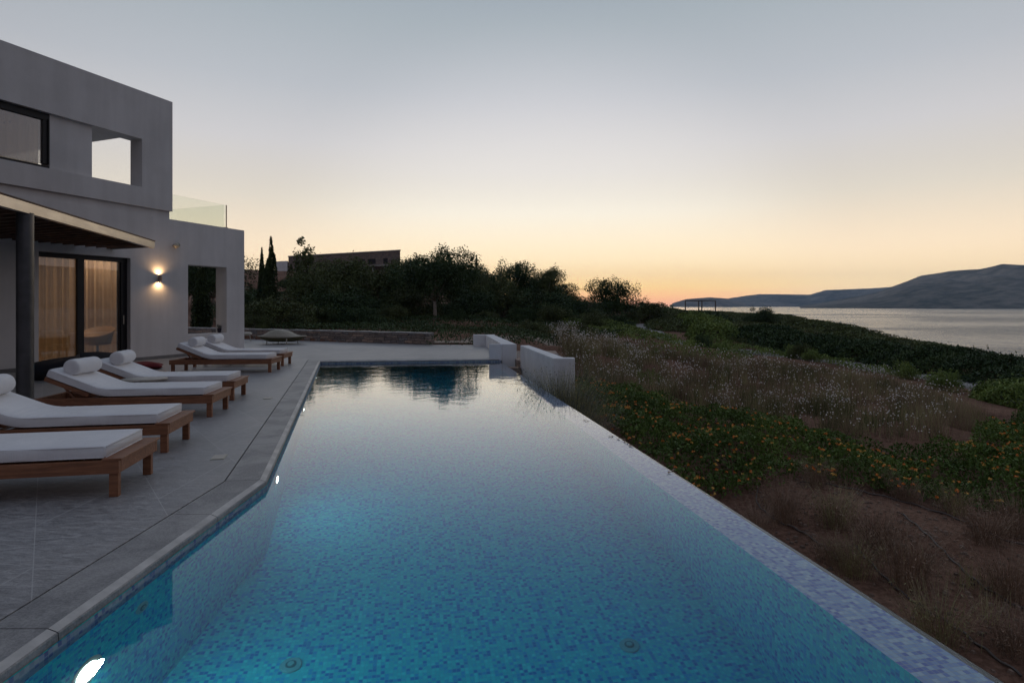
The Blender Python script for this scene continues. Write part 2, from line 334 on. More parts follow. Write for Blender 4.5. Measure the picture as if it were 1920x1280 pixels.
# ------------------------------------------------------------------ camera, sky
cam = bpy.data.cameras.new('camera'); co = bpy.data.objects.new('camera', cam); COL.objects.link(co)
cam.sensor_width = 36; cam.lens = 36*F/1920; cam.shift_y = -(640-HY)/1920; cam.clip_start = .05; cam.clip_end = 40000
co.location = (0, 0, H); co.rotation_euler = (R(90), 0, 0); scene.camera = co
SUN_AZ = math.atan2(290, F)      # where the sun has set, to the right of the view axis
def world():
    w = bpy.data.worlds.new('World'); scene.world = w; w.use_nodes = True
    t = w.node_tree; n = t.nodes; L = t.links.new; bg = n['Background']
    tc = n.new('ShaderNodeTexCoord'); sx = n.new('ShaderNodeSeparateXYZ'); L(tc.outputs['Generated'], sx.inputs[0])
    def mth(op, a, b=None):
        m = n.new('ShaderNodeMath'); m.operation = op
        for i, v in enumerate((a, b)):
            if v is None: continue
            if isinstance(v, bpy.types.NodeSocket): L(v, m.inputs[i])
            else: m.inputs[i].default_value = v
        return m.outputs[0]
    el = mth('DIVIDE', mth('ARCSINE', sx.outputs[2]), math.pi/2)       # 0 horizon .. 1 zenith
    def ramp(stops):
        r = n.new('ShaderNodeValToRGB'); cr = r.color_ramp; cr.interpolation = 'LINEAR'
        while len(cr.elements) < len(stops): cr.elements.new(.5)
        for e, (deg, c) in zip(cr.elements, stops):
            e.position = deg/90
            f = [((x/255+.055)/1.055)**2.4 for x in c]; e.color = (*f, 1)
        L(el, r.inputs[0]); return r.outputs[0]
    glow = ramp([(0, (242, 170, 138)), (.8, (255, 190, 134)), (1.8, (255, 212, 142)), (4.5, (252, 228, 186)), (9, (247, 238, 220)), (13, (232, 227, 221)), (19, (212, 211, 214)), (26, (188, 193, 200)), (34, (138, 152, 170)), (90, (132, 144, 164))])
    side = ramp([(0, (244, 208, 168)), (2, (252, 222, 172)), (5, (246, 222, 188)), (10, (222, 213, 198)), (15, (205, 203, 204)), (20, (183, 187, 193)), (26, (164, 173, 180)), (36, (130, 143, 160)), (90, (132, 144, 164))])
    back = ramp([(0, (104, 102, 110)), (5, (114, 106, 112)), (12, (116, 110, 115)), (25, (110, 110, 120)), (45, (120, 126, 140)), (90, (132, 144, 164))])
    dt = n.new('ShaderNodeVectorMath'); dt.operation = 'DOT_PRODUCT'; L(tc.outputs['Generated'], dt.inputs[0]); dt.inputs[1].default_value = (math.sin(R(3.5)), math.cos(R(3.5)), 0)
    def mr(a, lo, hi):
        m = n.new('ShaderNodeMapRange'); m.interpolation_type = 'SMOOTHSTEP'; L(a, m.inputs[0]); m.inputs[1].default_value = lo; m.inputs[2].default_value = hi; return m.outputs[0]
    def mix(f, a, b):
        m = n.new('ShaderNodeMix'); m.data_type = 'RGBA'; L(f, m.inputs[0]); L(a, m.inputs[6]); L(b, m.inputs[7]); return m.outputs[2]
    c = mix(mr(dt.outputs['Value'], .0, .85), back, side)
    c = mix(mr(dt.outputs['Value'], .875, .995), c, glow)
    mm = n.new('ShaderNodeMapRange'); mm.interpolation_type = 'SMOOTHSTEP'; L(el, mm.inputs[0]); mm.inputs[1].default_value = 0; mm.inputs[2].default_value = .14; mm.inputs[3].default_value = 1.52; mm.inputs[4].default_value = 1.12
    L(c, bg.inputs[0]); L(mm.outputs[0], bg.inputs[1])
world()
sl = bpy.data.lights.new('sun', 'SUN'); so = bpy.data.objects.new('sun', sl); COL.objects.link(so)
sl.energy = .03; sl.angle = R(10); sl.color = (1, .66, .42)
so.rotation_euler = (R(88.2), 0, -SUN_AZ+math.pi)

# ------------------------------------------------------------------ plan of the pool
PL = Vector((-1.98, 4.65)); PA = Vector((-4.861, 14.62)); PB = Vector((-.285, 15.2))
def edgeX(d): return 2.361-.1741*d
NEAR = .25
P_near_l = Vector((-1.945, NEAR)); P_near_r = Vector((edgeX(NEAR), NEAR)); WZ = -.08; FZ = -1.25
ev = Vector((-.1741, 1)).normalized(); en = Vector((ev.y, -ev.x))     # along / outward of the infinity edge
LED = .28
OUT0 = P_near_r; OUT1 = Vector((edgeX(15.2), 15.2)); IN0 = OUT0-en*LED; IN1 = OUT1-en*LED
IN0 = Vector((edgeX(NEAR)-LED/ev.y, NEAR)); IN1 = Vector((edgeX(15.2)-LED/ev.y, 15.2))

# ------------------------------------------------------------------ terrain
ctrl = np.array([(2,-2,-1.4),(3,3,-1.4),(3,8,-1.4),(1.3,11,-.72),(2.6,9.6,-1.0),(3,14,-.8),(7,3,-1.42),(12,3,-1.5),(8,8,-1.45),(6,14,-1.4),(12,10,-1.5),(17.5,18,-1.62),(17.5,26,-1.62),(16,34,-1.6),
 (13,38,-1.5),(12,44,-1.3),(12,50,-.9),(12,59,-.5),(3.5,17,-1.0),(2,19.5,-.35),(3,24,-.5),(1,21,-.05),(0,24,0),(-3,22,0),(-3,27,.1),(-8,25,.15),(-12,27,.2),(-5,43,.33),(-14,37,-.1),(-20,27,.1),(-26,36,.8),
 (-40,100,6.5),(-52,130,9),(-20,100,5),(-25,125,8.6),(0,100,3.2),(8,80,1.2),(12,70,.2),(20,100,-.2),(26,60,-.7),(30,100,-.2),(36,100,-.2),(24,40,-1.4),(20,12,-1.7),(22,0,-1.8),(30,130,-.3),(-115,250,16.5),(-60,250,14),(0,150,3.5),(0,250,5),(-40,20,1),(-40,-30,0),(0,-30,-.6),(-100,100,10),(-150,0,8),(-3,60,1.4),(-20,60,2.5),(6,36,-.3),(4,30,-.3),(8,25,-1.1),(2,60,1.2),(6,48,-.1),(-60,60,4)], dtype=float)
def shoreX(d): return np.interp(d, [-80, 0, 25, 40, 60, 100, 140, 170, 200, 260, 400], [25, 24, 23.5, 28.5, 34, 42, 42, 30, 8, -30, -120])
def hz(X, D):
    X = np.asarray(X, float); D = np.asarray(D, float)
    dx = X[..., None]-ctrl[:, 0]; dd = D[..., None]-ctrl[:, 1]
    w = 1/((dx**2+dd**2)+.6)**1.6; z = (w*ctrl[:, 2]).sum(-1)/w.sum(-1)
    z = z+.06*np.sin(X*1.3+D*.7)*np.sin(D*.9-X*.4)*(D < 60)*(X > 1)
    s = np.clip((X-shoreX(D))/7, 0, 1); s = s*s*(3-2*s)
    return z*(1-s)+(-9.5)*s
DECK = [(-60, -40), (-60, 46), (-18, 27.4), (-11.2, 24.3), (-3.0, 20.7), (-1.35, 20.6), (-.85, 20.2), (-.3, 16.2), (.05, 15.6), (.6, 15.6), (.62, 15.2), (edgeX(15.2), 15.2), (edgeX(-.8), -.8), (edgeX(-.8), -40)]
def inside(px, py, poly, marg=0):
    px = np.asarray(px, float); py = np.asarray(py, float); r = np.zeros(px.shape, bool); n = len(poly); dm = np.full(px.shape, 1e9)
    for i in range(n):
        x1, y1 = poly[i]; x2, y2 = poly[(i+1) % n]
        c = ((y1 > py) != (y2 > py)) & (px < (x2-x1)*(py-y1)/((y2-y1) or 1e-9)+x1); r ^= c
        L = (x2-x1)**2+(y2-y1)**2; t = np.clip(((px-x1)*(x2-x1)+(py-y1)*(y2-y1))/L, 0, 1)
        dm = np.minimum(dm, np.hypot(px-(x1+t*(x2-x1)), py-(y1+t*(y2-y1))))
    return r & (dm > marg)
def grade(lo, a, b, hi, st, g=1.12):
    xs = list(np.arange(a, b+1e-6, st)); s = st
    while xs[-1] < hi: s *= g; xs.append(xs[-1]+s)
    s = st
    while xs[0] > lo: s *= g; xs.insert(0, xs[0]-s)
    return np.array(xs)
xs = grade(-330, -3, 9, 75, .22, 1.05); ds = grade(-90, -.5, 24, 420, .22, 1.05)
GX, GD = np.meshgrid(xs, ds); GZ = hz(GX, GD)
GZ = np.where(inside(GX, GD, DECK, .25), -3.0, GZ)
GZ = np.where((GX > -.6) & (GX < 1.0) & (GD > 11.6) & (GD < 16) & (GX < .35+.1643*(14.6-GD)), np.minimum(GZ, -1.9), GZ)
ny, nx = GX.shape; idx = np.arange(ny*nx).reshape(ny, nx)
Fc = np.stack([idx[:-1, :-1], idx[:-1, 1:], idx[1:, 1:], idx[1:, :-1]], -1).reshape(-1, 4)
struct(np_mesh('ground', np.stack([GX, GD, GZ], -1).reshape(-1, 3), Fc, M['earth'], smooth=True))

# sea
b = MB(); b.add([(-7000, -3000, -7), (7000, -3000, -7), (7000, 7000, -7), (-7000, 7000, -7)], [(0, 1, 2, 3)]); struct(b.build('sea', M['sea']))

# far land
def ridge(name, prof, dr, df, db, n=160, seed=0, gully=.16):
    """prof: silhouette in photograph pixels at distance dr; front shore at df, back at db"""
    rr = np.random.default_rng(seed); px = np.array([p[0] for p in prof], float); py = np.array([p[1] for p in prof], float)
    k = np.linspace(px[0], px[-1], n); ky = np.interp(k, px, py)
    az = np.arctan((k-CX)/F) if px[-1] < 3000 else None
    az = np.arctan2(k-CX, F) if az is None else az
    return k, ky
def land(name, az, elev_h, rr_, rf, rb, seed):
    """az radians, ridge height z per az, ridge distance, front shore distance, back distance (ranges along the ray)"""
    r = np.random.default_rng(seed); n = len(az); m = 46
    V = []; tt = np.linspace(0, 1, m)
    ph = r.uniform(0, 6.28, 12); fr = r.uniform(12, 160, 12)
    for j, t in enumerate(tt):
        if t < .7: q = t/.7; rad = rf+(rr_-rf)*q; hgt = q**.85
        else: q = (t-.7)/.3; rad = rr_+(rb-rr_)*q; hgt = 1-q
        g = sum(np.sin(az*fr[i]*(1+.15*q)+ph[i]+t*fr[i]*.12)/(1+i*.15) for i in range(12))/5
        z = -7.5+(elev_h+7.5)*hgt*(1+.24*g*np.sin(min(1, q)*math.pi if t < .7 else 0)); z = np.where(elev_h < -6, -9, z)
        V.append(np.stack([np.sin(az)*rad, np.cos(az)*rad, z], -1))
    V = np.stack(V); idx = np.arange(m*n).reshape(m, n)
    Fc = np.stack([idx[:-1, :-1], idx[:-1, 1:], idx[1:, 1:], idx[1:, :-1]], -1).reshape(-1, 4)
    return struct(np_mesh(name, V.reshape(-1, 3), Fc, M['hill'], smooth=True))
def prof_h(az, prof, dr):
    """ridge height from photo profile; az beyond the frame holds a made-up continuation given in px at az degrees"""
    a = np.array([math.atan((x-CX)/F) for x, y in prof]); s = np.array([(HY-y)/F*math.cos(math.atan((x-CX)/F)) for x, y in prof])
    return np.interp(az, a, s)*dr+H
def rough(n, seed, amp):
    r = np.random.default_rng(seed); x = np.linspace(0, 1, n); return amp*sum(np.sin(x*f+r.uniform(0, 6.28))*12/f for f in r.uniform(30, 260, 14))/4
az = np.linspace(math.atan((1255-CX)/F), math.atan((1404-CX)/F), 90)
land('island', az, prof_h(az, [(1255, 574), (1262, 568), (1286, 560.6), (1331, 557), (1365, 559.5), (1385, 565), (1404, 574)], 4300), 4300, 4000, 4700, 3)
az = np.linspace(math.atan((1330-CX)/F), math.atan((1760-CX)/F), 260)
land('far_hills', az, prof_h(az, [(1330, 574), (1369, 558.5), (1400, 554), (1425, 551), (1470, 551.5), (1519, 552), (1535, 547), (1549, 543), (1580, 542.5), (1612, 541), (1650, 539), (1680, 537), (1760, 540)], 6000)+rough(260, 5, 6), 6000, 5000, 6700, 4)
az = np.linspace(math.atan((1500-CX)/F), R(112), 420)
a1 = [math.atan((x-CX)/F) for x in (1500, 1526, 1575, 1642, 1676, 1700, 1725, 1781, 1837, 1862, 1879, 1895, 1920)]
e1 = [(HY-y)/F*math.cos(a) for a, y in zip(a1, (574, 570, 561, 549, 536, 527, 517, 508, 504, 499, 494, 494.5, 496))]
a1 += [R(44), R(50), R(58), R(66), R(74), R(82), R(90), R(100), R(112)]; e1 += [.060, .068, .054, .058, .050, .056, .046, .04, .02]
land('mountain', az, np.interp(az, a1, e1)*3100+H+rough(420, 9, 3), 3100, 2080, 4100, 6)

# ------------------------------------------------------------------ paving round the pool
def inset(a, b, w):
    d = (b-a).normalized(); return Vector((-d.y, d.x))*w
b = MB()
SL = .31      # distance of the drain slot from the pool edge
n1 = Vector((-1, 0)); n2 = Vector((-(PA-PL).y, (PA-PL).x)).normalized()
CL = Vector((P_near_l.x-SL, -30)); CLn = Vector((PL.x-SL, PL.y-.045)); CA = PA+n2*SL+Vector((.0, 0))
dv = (PA-PL).normalized(); tv = (PB-PA).normalized(); bpv = Vector((-tv.y, tv.x)); Cc = PA+n2*SL+dv*((.30-SL*n2.dot(bpv))/dv.dot(bpv))
# deck body left of the slot, then strip of coping stones
gap = .012
deck = [(-60, -40), (CL.x-gap, -40), (CL.x-gap, NEAR), (CLn.x-gap, CLn.y), (Cc.x-gap, Cc.y), (Cc.x+.003, Cc.y+.001), (PB.x+bpv.x*.301, PB.y+bpv.y*.301), (-.62, 15.52), (-.62, 15.62), (.05, 15.62), (-.85, 20.2), (-1.35, 20.6), (-3.0, 20.7), (-11.2, 24.3), (-18, 27.4), (-60, 46)]
b.prism([Vector(p) for p in deck], -.35, 0)
struct(b.build('terrace_paving', M['slate']))
b = MB(); b.add([(CL.x-.08, -30, -.012), (CL.x+.05, -30, -.012), (CLn.x+.05, CLn.y, -.012), (CLn.x-.08, CLn.y, -.012)], [(0, 1, 2, 3)]); b.add([(CLn.x-.08, CLn.y, -.0121), (CLn.x+.05, CLn.y, -.0121), (Cc.x+.05, Cc.y-.02, -.0121), (Cc.x-.08, Cc.y-.02, -.0121)], [(0, 1, 2, 3)])
struct(b.build('drain_channel', M['slot']))
# coping stones: things? one kerb ring of stones is the setting
def stone(b, q0, q1, i0, i1, lip=.045):
    """q0,q1 outer line points, i0,i1 inner (pool) line points"""
    a = Vector((*q0, 0)); c = Vector((*q1, 0)); i0 = Vector((*i0, 0)); i1 = Vector((*i1, 0)); up = Vector((0, 0, 1))
    g = .003; t = (c-a).normalized(); a += t*g; i0 += t*g; c -= t*g; i1 -= t*g
    def sec(o, i):
        u = (i-o).normalized(); p = [o-up*.011]
        p += [o, i-u*.052, i-u*.046-up*.002, i-u*.012-up*.015, i-u*.006-up*.021, i-u*.004-up*.055, i-u*.05-up*.056]
        return p[1:]+[o-up*.055]
    s0 = sec(a, i0); s1 = sec(c, i1); n = len(s0)
    fl = [(k, (k+1) % n, (k+1) % n+n, k+n) for k in range(n)]
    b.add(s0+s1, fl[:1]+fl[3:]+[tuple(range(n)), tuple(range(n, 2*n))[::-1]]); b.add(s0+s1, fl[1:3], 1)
b = MB()
ys = [NEAR-.35, .95, 2.50, 3.87, 4.65]
for y0, y1 in zip(ys[:-1], ys[1:]):
    f = lambda y: P_near_l.x+(PL.x-P_near_l.x)*(y-NEAR)/(PL.y-NEAR)
    o1 = (CLn.x, CLn.y) if y1 == 4.65 else (f(y1)-SL, y1)
    stone(b, (f(y0)-SL, y0), o1, (f(y0), y0), (f(y1), y1))
Ltot = (PA-PL).length; ns = 8
for i in range(ns):
    q = lambda k: PL+dv*Ltot*k/ns
    o0 = Vector((CLn.x, CLn.y)) if i == 0 else q(i)+n2*SL; o1 = q(i+1)+n2*SL if i < ns-1 else Cc
    stone(b, o0, o1, q(i), q(i+1))
tv = (PB-PA).normalized(); ttot = (PB-PA).length
for i in range(4):
    i0 = PA+tv*ttot*i/4; i1 = PA+tv*ttot*(i+1)/4; o0 = i0+Vector((-tv.y, tv.x))*.30; o1 = i1+Vector((-tv.y, tv.x))*.30
    if i == 0: o0 = Cc
    stone(b, o0, o1, i0, i1)
# near end
stone(b, (P_near_r.x+.0, NEAR-.35), (P_near_l.x-SL, NEAR-.35), (P_near_r.x, NEAR), (P_near_l.x, NEAR))
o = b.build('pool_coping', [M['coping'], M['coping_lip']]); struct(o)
b = MB(); b.box(((P_near_l.x+P_near_r.x)/2, -6, -.2), (P_near_r.x-P_near_l.x+.6, 11.3, .4)); struct(b.build('near_terrace', M['slate']))

# ------------------------------------------------------------------ pool shell
pool = thing('swimming_pool', 'blue mosaic infinity pool with still water beside the slate terrace', 'swimming pool')
b = MB()
def vquad(a, c, z0, z1): b.add([(a[0], a[1], z0), (c[0], c[1], z0), (c[0], c[1], z1), (a[0], a[1], z1)], [(0, 1, 2, 3)])
zt = -.05
o_ = .01
vquad(PL, P_near_l, FZ, zt); vquad(PA, PL, FZ, zt); vquad(PB, PA, FZ, zt); vquad(P_near_l, P_near_r, FZ, zt)
b.add([(p.x, p.y, FZ) for p in (P_near_l-Vector((.3, .3)), P_near_r+Vector((0, -.3)), PB+Vector((.0, .3)), PA+Vector((-.3, .3)), PL+Vector((-.3, 0)))], [(0, 1, 2, 3, 4)])
vquad(IN0, IN1, FZ, -.112)
b.build('basin', M['mosaic'], pool, uv=True)
b = MB(); q = .004
for a_, c_ in ((PL, P_near_l), (PA, PL), (PB, PA)):
    d_ = (a_-c_).normalized(); nn_ = Vector((d_.y, -d_.x))*q
    if (Vector((0, 6))-a_).dot(nn_) < 0: nn_ = -nn_
    vquad(a_+nn_, c_+nn_, -.135, -.052)
b.build('waterline_tiles', M['mosaic_line'], pool, uv=True)
b = MB(); e0 = OUT0+Vector((0, -.3)); e1 = OUT1; i0 = IN0+Vector((0, -.3)); i1 = IN1
b.add([(i0.x, i0.y, -.112), (e0.x, e0.y, -.112), (e1.x, e1.y, -.112), (i1.x, i1.y, -.112)], [(0, 1, 2, 3)]); b.build('spill_ledge', M['mosaic_pale'], pool, uv=True)
b = MB(); w = .012
p = [e0, e0+en*w, e1+en*w, e1]
b.prism([(e0.x-.02, e0.y), (e0.x+en.x*w, e0.y), (e1.x+en.x*w, e1.y), (e1.x-.02, e1.y)], -2.2, -.128)
p = [(e0.x+en.x*w, e0.y), (e0.x+en.x*(w+.035), e0.y), (e1.x+en.x*(w+.035), e1.y), (e1.x+en.x*w, e1.y)]
b.prism(p, -2.2, -.165)
b.build('spill_wall', M['concrete'], pool)
# water body: closed, slightly let into the walls
b = MB(); ins = .03; g = .03
rim = [P_near_l+Vector((-.02, -.02)), OUT0+Vector((-ins/ev.y, -.02)), OUT1+Vector((-ins/ev.y, .02)), PA+Vector((-.02, .02)), PL+Vector((-.02, 0))]
bot = [p.copy() for p in rim]; r2 = [OUT0+Vector((0, -.02)), OUT1+Vector((0, .02))]
vs = [(p.x, p.y, WZ) for p in rim]+[(p.x, p.y, WZ-.018) for p in r2]+[(p.x, p.y, -1.33) for p in bot]+[(p.x, p.y, -1.33) for p in r2]
# 0-4 top, 5-6 curved lip, 7-11 bottom, 12-13 bottom outer
b.add(vs, [(0, 1, 2, 3, 4), (1, 5, 6, 2), (5, 12, 13, 6), (11, 10, 9, 13, 12, 8, 7), (0, 7, 8, 12, 5, 1), (2, 6, 13, 9, 10, 3), (3, 10, 11, 4), (4, 11, 7, 0)])
wo = b.build('water', M['water'], pool)
bpy.context.view_layer.objects.active = wo
import bmesh
bm = bmesh.new(); bm.from_mesh(wo.data); bmesh.ops.recalc_face_normals(bm, faces=bm.faces); bm.to_mesh(wo.data); bm.free()
# pool lamps on the left wall
def wall_disc(name, pos, nrm, r, mat, parent, depth=.012, prof=None):
    rot = Vector((0, 0, 1)).rotation_difference(Vector(nrm)).to_matrix(); bb = MB()
    bb.lathe(prof or [(r, 0), (r, depth*.6), (r*.92, depth)], pos, 28, rot); return bb.build(name, mat, parent, smooth=False)
nl1 = Vector((1, 0, 0)); nl2 = Vector((-n2.x, -n2.y, 0))
lamps = [((-1.975, 2.66, -.49), nl1, 'the round underwater lamp at the bottom corner of the picture, largest of the lamps'),
         (None, 5.24, 'second underwater lamp, just past the bend in the pool edge'),
         (None, 8.55, 'third underwater lamp, a small bright dot beside the coping'),
         (None, 12.2, 'tiny underwater lamp close to the far pool corner')]
for i, (p, q, lab) in enumerate(lamps):
    if p is None:
        pp = PL+dv*((q-PL.y)/dv.y); p = (pp.x, pp.y, -.38 if i == 1 else -.36); nn = nl2
    else: nn = q
    t = thing('pool_lamp', lab, 'pool lamp', group='lit lamps in the pool wall')
    wall_disc('rim', Vector(p)+nn*.001, nn, .105, M['plastic'], t); wall_disc('lens', Vector(p)+nn*.013, nn, .068, M['pool_glow'], t, .006)
    la = bpy.data.lights.new('pool_lamp_light', 'AREA'); la.shape = 'DISK'; la.size = .16; la.energy = (7.5, 3.6, 2.6, 2.4)[i]; la.color = (.80, 1, .97)
    lo = bpy.data.objects.new('pool_lamp_light', la); COL.objects.link(lo); lo.location = Vector(p)+nn*.03
    lo.rotation_euler = (-(nn+Vector((0, 0, -.25)))).to_track_quat('Z', 'Y').to_euler(); lo.parent = t
for (p, nn, lab) in (((-1.311, 3.416, FZ+.001), Vector((0, 0, 1)), 'round white floor drain in the pool nearer the terrace side'), ((.736, 3.61, FZ+.001), Vector((0, 0, 1)), 'round white floor drain in the pool nearer the spill edge'), ((-1.972, 3.06, -.335), nl1, 'small round water inlet in the pool side wall')):
    t = thing('pool_fitting', lab, 'pool fitting', group='round fittings inside the pool'); r = .062 if nn.z else .05
    wall_disc('flange', p, nn, r, M['teal_plastic'], t); wall_disc('nozzle', Vector(p)+nn*.0125, nn, r*.5, M['slate_plastic'], t, .004)
    wall_disc('cap', Vector(p)+nn*.017, nn, r*.3, M['teal_plastic'], t, .006)

# ------------------------------------------------------------------ house
U = Vector((415, 1080)).normalized(); Bv = Vector((-U.y, U.x)); P0 = Vector((-9.004, 15.916))
def tw(x, s=0):
    k = (x-CX)/F; px = P0.x+s*Bv.x; py = P0.y+s*Bv.y; return -(px-k*py)/(U.x-k*U.y)
def zw(x, y, s=0):
    t = tw(x, s); d = P0.y+t*U.y+s*Bv.y; return H-(y-HY)*d/F
rzW = math.atan2(U.y, U.x)
villa = thing('villa', 'white two storey villa with black framed windows beside the pool terrace', 'house', (P0.x, P0.y, 0), rzW)
# local axes: x = along the wall, y = depth into the house, z up
def wall_holes(b, x0, x1, z0, z1, y0, y1, holes, mi=0):
    X = sorted({x0, x1, *[h[0] for h in holes], *[h[1] for h in holes]}); Z = sorted({z0, z1, *[h[2] for h in holes], *[h[3] for h in holes]})
    X = [x for x in X if x0 <= x <= x1]; Z = [z for z in Z if z0 <= z <= z1]
    def solid(i, j):
        if i < 0 or j < 0 or i >= len(X)-1 or j >= len(Z)-1: return False
        cx = (X[i]+X[i+1])/2; cz = (Z[j]+Z[j+1])/2
        return not any(h[0] < cx < h[1] and h[2] < cz < h[3] for h in holes)
    for i in range(len(X)-1):
        for j in range(len(Z)-1):
            if not solid(i, j): continue
            a, c, l, h = X[i], X[i+1], Z[j], Z[j+1]
            b.add([(a, y0, l), (c, y0, l), (c, y0, h), (a, y0, h)], [(0, 1, 2, 3)], mi); b.add([(a, y1, l), (c, y1, l), (c, y1, h), (a, y1, h)], [(3, 2, 1, 0)], mi)
            if not solid(i-1, j): b.add([(a, y0, l), (a, y1, l), (a, y1, h), (a, y0, h)], [(3, 2, 1, 0)], mi)
            if not solid(i+1, j): b.add([(c, y0, l), (c, y1, l), (c, y1, h), (c, y0, h)], [(0, 1, 2, 3)], mi)
            if not solid(i, j-1): b.add([(a, y0, l), (c, y0, l), (c, y1, l), (a, y1, l)], [(3, 2, 1, 0)], mi)
            if not solid(i, j+1): b.add([(a, y0, h), (c, y0, h), (c, y1, h), (a, y1, h)], [(0, 1, 2, 3)], mi)
tE = tw(458); tBox = tw(322); zLow = 3.72; zBox0 = 3.93; zBox1 = zw(322, 192)
tD0 = tw(72.6); tD1 = tw(244.7); zD = zw(244.7, 484)
tO0 = tw(352.5); tO1 = tw(425); zO0 = zw(390, 625.5); zO1 = zw(390, 498.5)
WT = .43
b = MB(); wall_holes(b, -14, tE, .0, zLow, 0, WT, [(tD0, tD1, -1, zD), (tO0, tO1, zO0, zO1)])
b.build('lower_wall', M['plaster'], villa)
b = MB(); wall_holes(b, -14, tD0-.001, .0, .085, -.012, -.0005, []); wall_holes(b, tD1+.001, tE, .0, .085, -.012, -.0005, []); b.build('skirting', M['skirting'], villa)
# upper storey, standing 4 cm proud, above a recessed band
tU1 = tw(265); zU0 = zw(265, 351); zU1 = zw(265, 261); tPan1 = tw(173, .06); tWin1 = tw(97)
b = MB(); wall_holes(b, -14, tBox-.03, zLow, zBox0, .05, WT, [])
wall_holes(b, -14, tBox, zBox0, zBox1, -.03, WT-.03, [(-12, tU1, zU0, zU1)])
b.build('upper_wall', M['plaster'], villa)
b = MB(); wall_holes(b, tWin1+.0, tPan1, zU0, zU1, .07, .07+.3, []); b.build('recessed_panel', M['plaster'], villa)
# roofs and floors
s225 = .4
tR = tw(225, WT-.03)
b = MB(); b.box(((-14+tR)/2, WT-.03+3.5, zU1+.25), (14+tR, 7.0, .5)); b.build('roof', M['plaster'], villa)
b = MB(); b.box(((-14+tPan1-.3)/2, 7.4, (zBox0+zU1)/2), (14+tPan1-.3, .3, zU1-zBox0)); b.box((-14.15, 4, 3.6), (.3, 8, 7.2)); b.build('rear_wall', M['room'], villa)
b = MB(); b.box(((-14+tE-.05)/2, WT+3.2, zLow-.45), (14+tE-.05, 6.4, .3)); b.build('terrace_slab', M['plaster'], villa)
b = MB(); b.box(((-14-.1)/2, WT+6.0, 1.6), (14-.1, .3, 3.1)); b.box((-.25, WT+3, 1.6), (.3, 5.7, 3.1)); b.box(((-14-.4)/2, WT+2.9, .003), (13.6, 5.8, .02)); b.build('room_shell', M['room'], villa)
# sliding door
sd = .17; door = MB(); zt_ = zD
door_e = MB(); fx = lambda x: tw(x, sd)
dx0 = tD0-.05; dxr = tD1; fm0, fm1 = fx(143), fx(155.5); fr0, fr1 = fx(221), tD1-.001
b = MB(); hh = .13
b.box(((dx0+dxr)/2, sd, zt_-hh/2+.02), (dxr-dx0, .10, hh)); b.box(((dx0+dxr)/2, sd, .035), (dxr-dx0, .10, .07))
b.box(((fm0+fm1)/2, sd-.01, zt_/2), (fm1-fm0, .07, zt_-.2)); b.box(((fr0+fr1)/2, sd, zt_/2), (fr1-fr0, .09, zt_-.2)); b.box((dx0+.03, sd, zt_/2), (.06, .09, zt_-.2))
b.box((fr0+.045, sd-.02, zt_/2), (.02, .1, zt_-.22))
sdo = b.build('sliding_door', M['frame'], villa)
b = MB(); b.box(((dx0+fm0)/2, sd+.01, zt_/2), (fm0-dx0+.02, .012, zt_-.18)); b.build('pane', M['glass'], sdo)
b = MB(); b.box(((fm1+fr0)/2, sd-.012, zt_/2), (fr0-fm1+.02, .012, zt_-.18)); b.build('pane', M['glass'], sdo)
b = MB(); b.box((fr0+.10, sd-.06, 1.05), (.02, .025, .22)); b.build('handle', M['steel'], sdo)
# upper window
sw = .14; b = MB(); xr = tWin1-.005; wx = tw(78, sw)
b.box(((-12+xr)/2, sw, zU1-.075), (12+xr, .12, .15)); b.box(((-12+xr)/2, sw, zU0+.035), (12+xr, .12, .07)); b.box(((wx+xr)/2, sw, (zU0+zU1)/2), (xr-wx, .10, zU1-zU0-.22))
b.box((wx+.10, sw-.03, (zU0+zU1)/2), (.02, .10, zU1-zU0-.23)); b.box((-6.5, sw, (zU0+zU1)/2), (.12, .1, zU1-zU0-.23))
wf = b.build('window', M['frame'], villa)
b = MB(); b.box(((-12+wx)/2, sw+.0, (zU0+zU1)/2), (12+wx, .012, zU1-zU0-.2)); b.build('pane', M['glass_upper'], wf)
# balustrade of glass on the lower roof
tG = tw(430); zg = zw(323, 363); b = MB()
b.box(((tBox+tG)/2-.05, .12, (zLow-.1+zg)/2), (tG-tBox+.05, .018, zg-zLow+.1)); b.box((tG-.03, .14+2.3, (zLow-.1+zg)/2), (.018, 4.5, zg-zLow+.1))
bal = b.build('balustrade', M['glass_green'], villa)
b = MB(); b.box((tG-.012, .105, (zLow+zg)/2+.0), (.02, .02, zg-zLow)); b.box((tG-.02, .12, zLow+.005), (.12, .06, .05)); b.build('corner_post', M['lamp_metal'], bal)
# curtains
def curtain(name, label, x0, x1, y, z0, z1, rm=villa, fold=.16, amp=.045):
    n = int((x1-x0)/.012)+2; X = np.linspace(x0, x1, n); Y = y+amp*np.sin(X*2*math.pi/fold+.8*np.sin(X*3.1))+.012*np.sin(X*91)
    V = np.concatenate([np.stack([X, Y, np.full(n, z0)], -1), np.stack([X, Y, np.full(n, z1)], -1)]); i = np.arange(n-1)
    o = np_mesh(name, V, np.stack([i, i+1, i+1+n, i+n], -1), M['curtain'], smooth=True); o.location = (P0.x, P0.y, 0); o.rotation_euler = (0, 0, rzW); return tag(o, label, 'curtain', 'curtains behind the glass')
curtain('curtain', 'long warm lit curtain filling the left leaf of the sliding door', tw(60, .4), tw(150, .4)+.05, .50, .03, zD+.2)
curtain('curtain', 'pale curtain hanging behind the armchair in the right door leaf', tw(150, 1.1), tw(232, 1.1)+.2, 1.25, .03, zD+.2, fold=.2)
curtain('curtain', 'grey curtain behind the upstairs window', -12, tWin1-.02, .48, zU0+.02, zU1-.0, fold=.22)
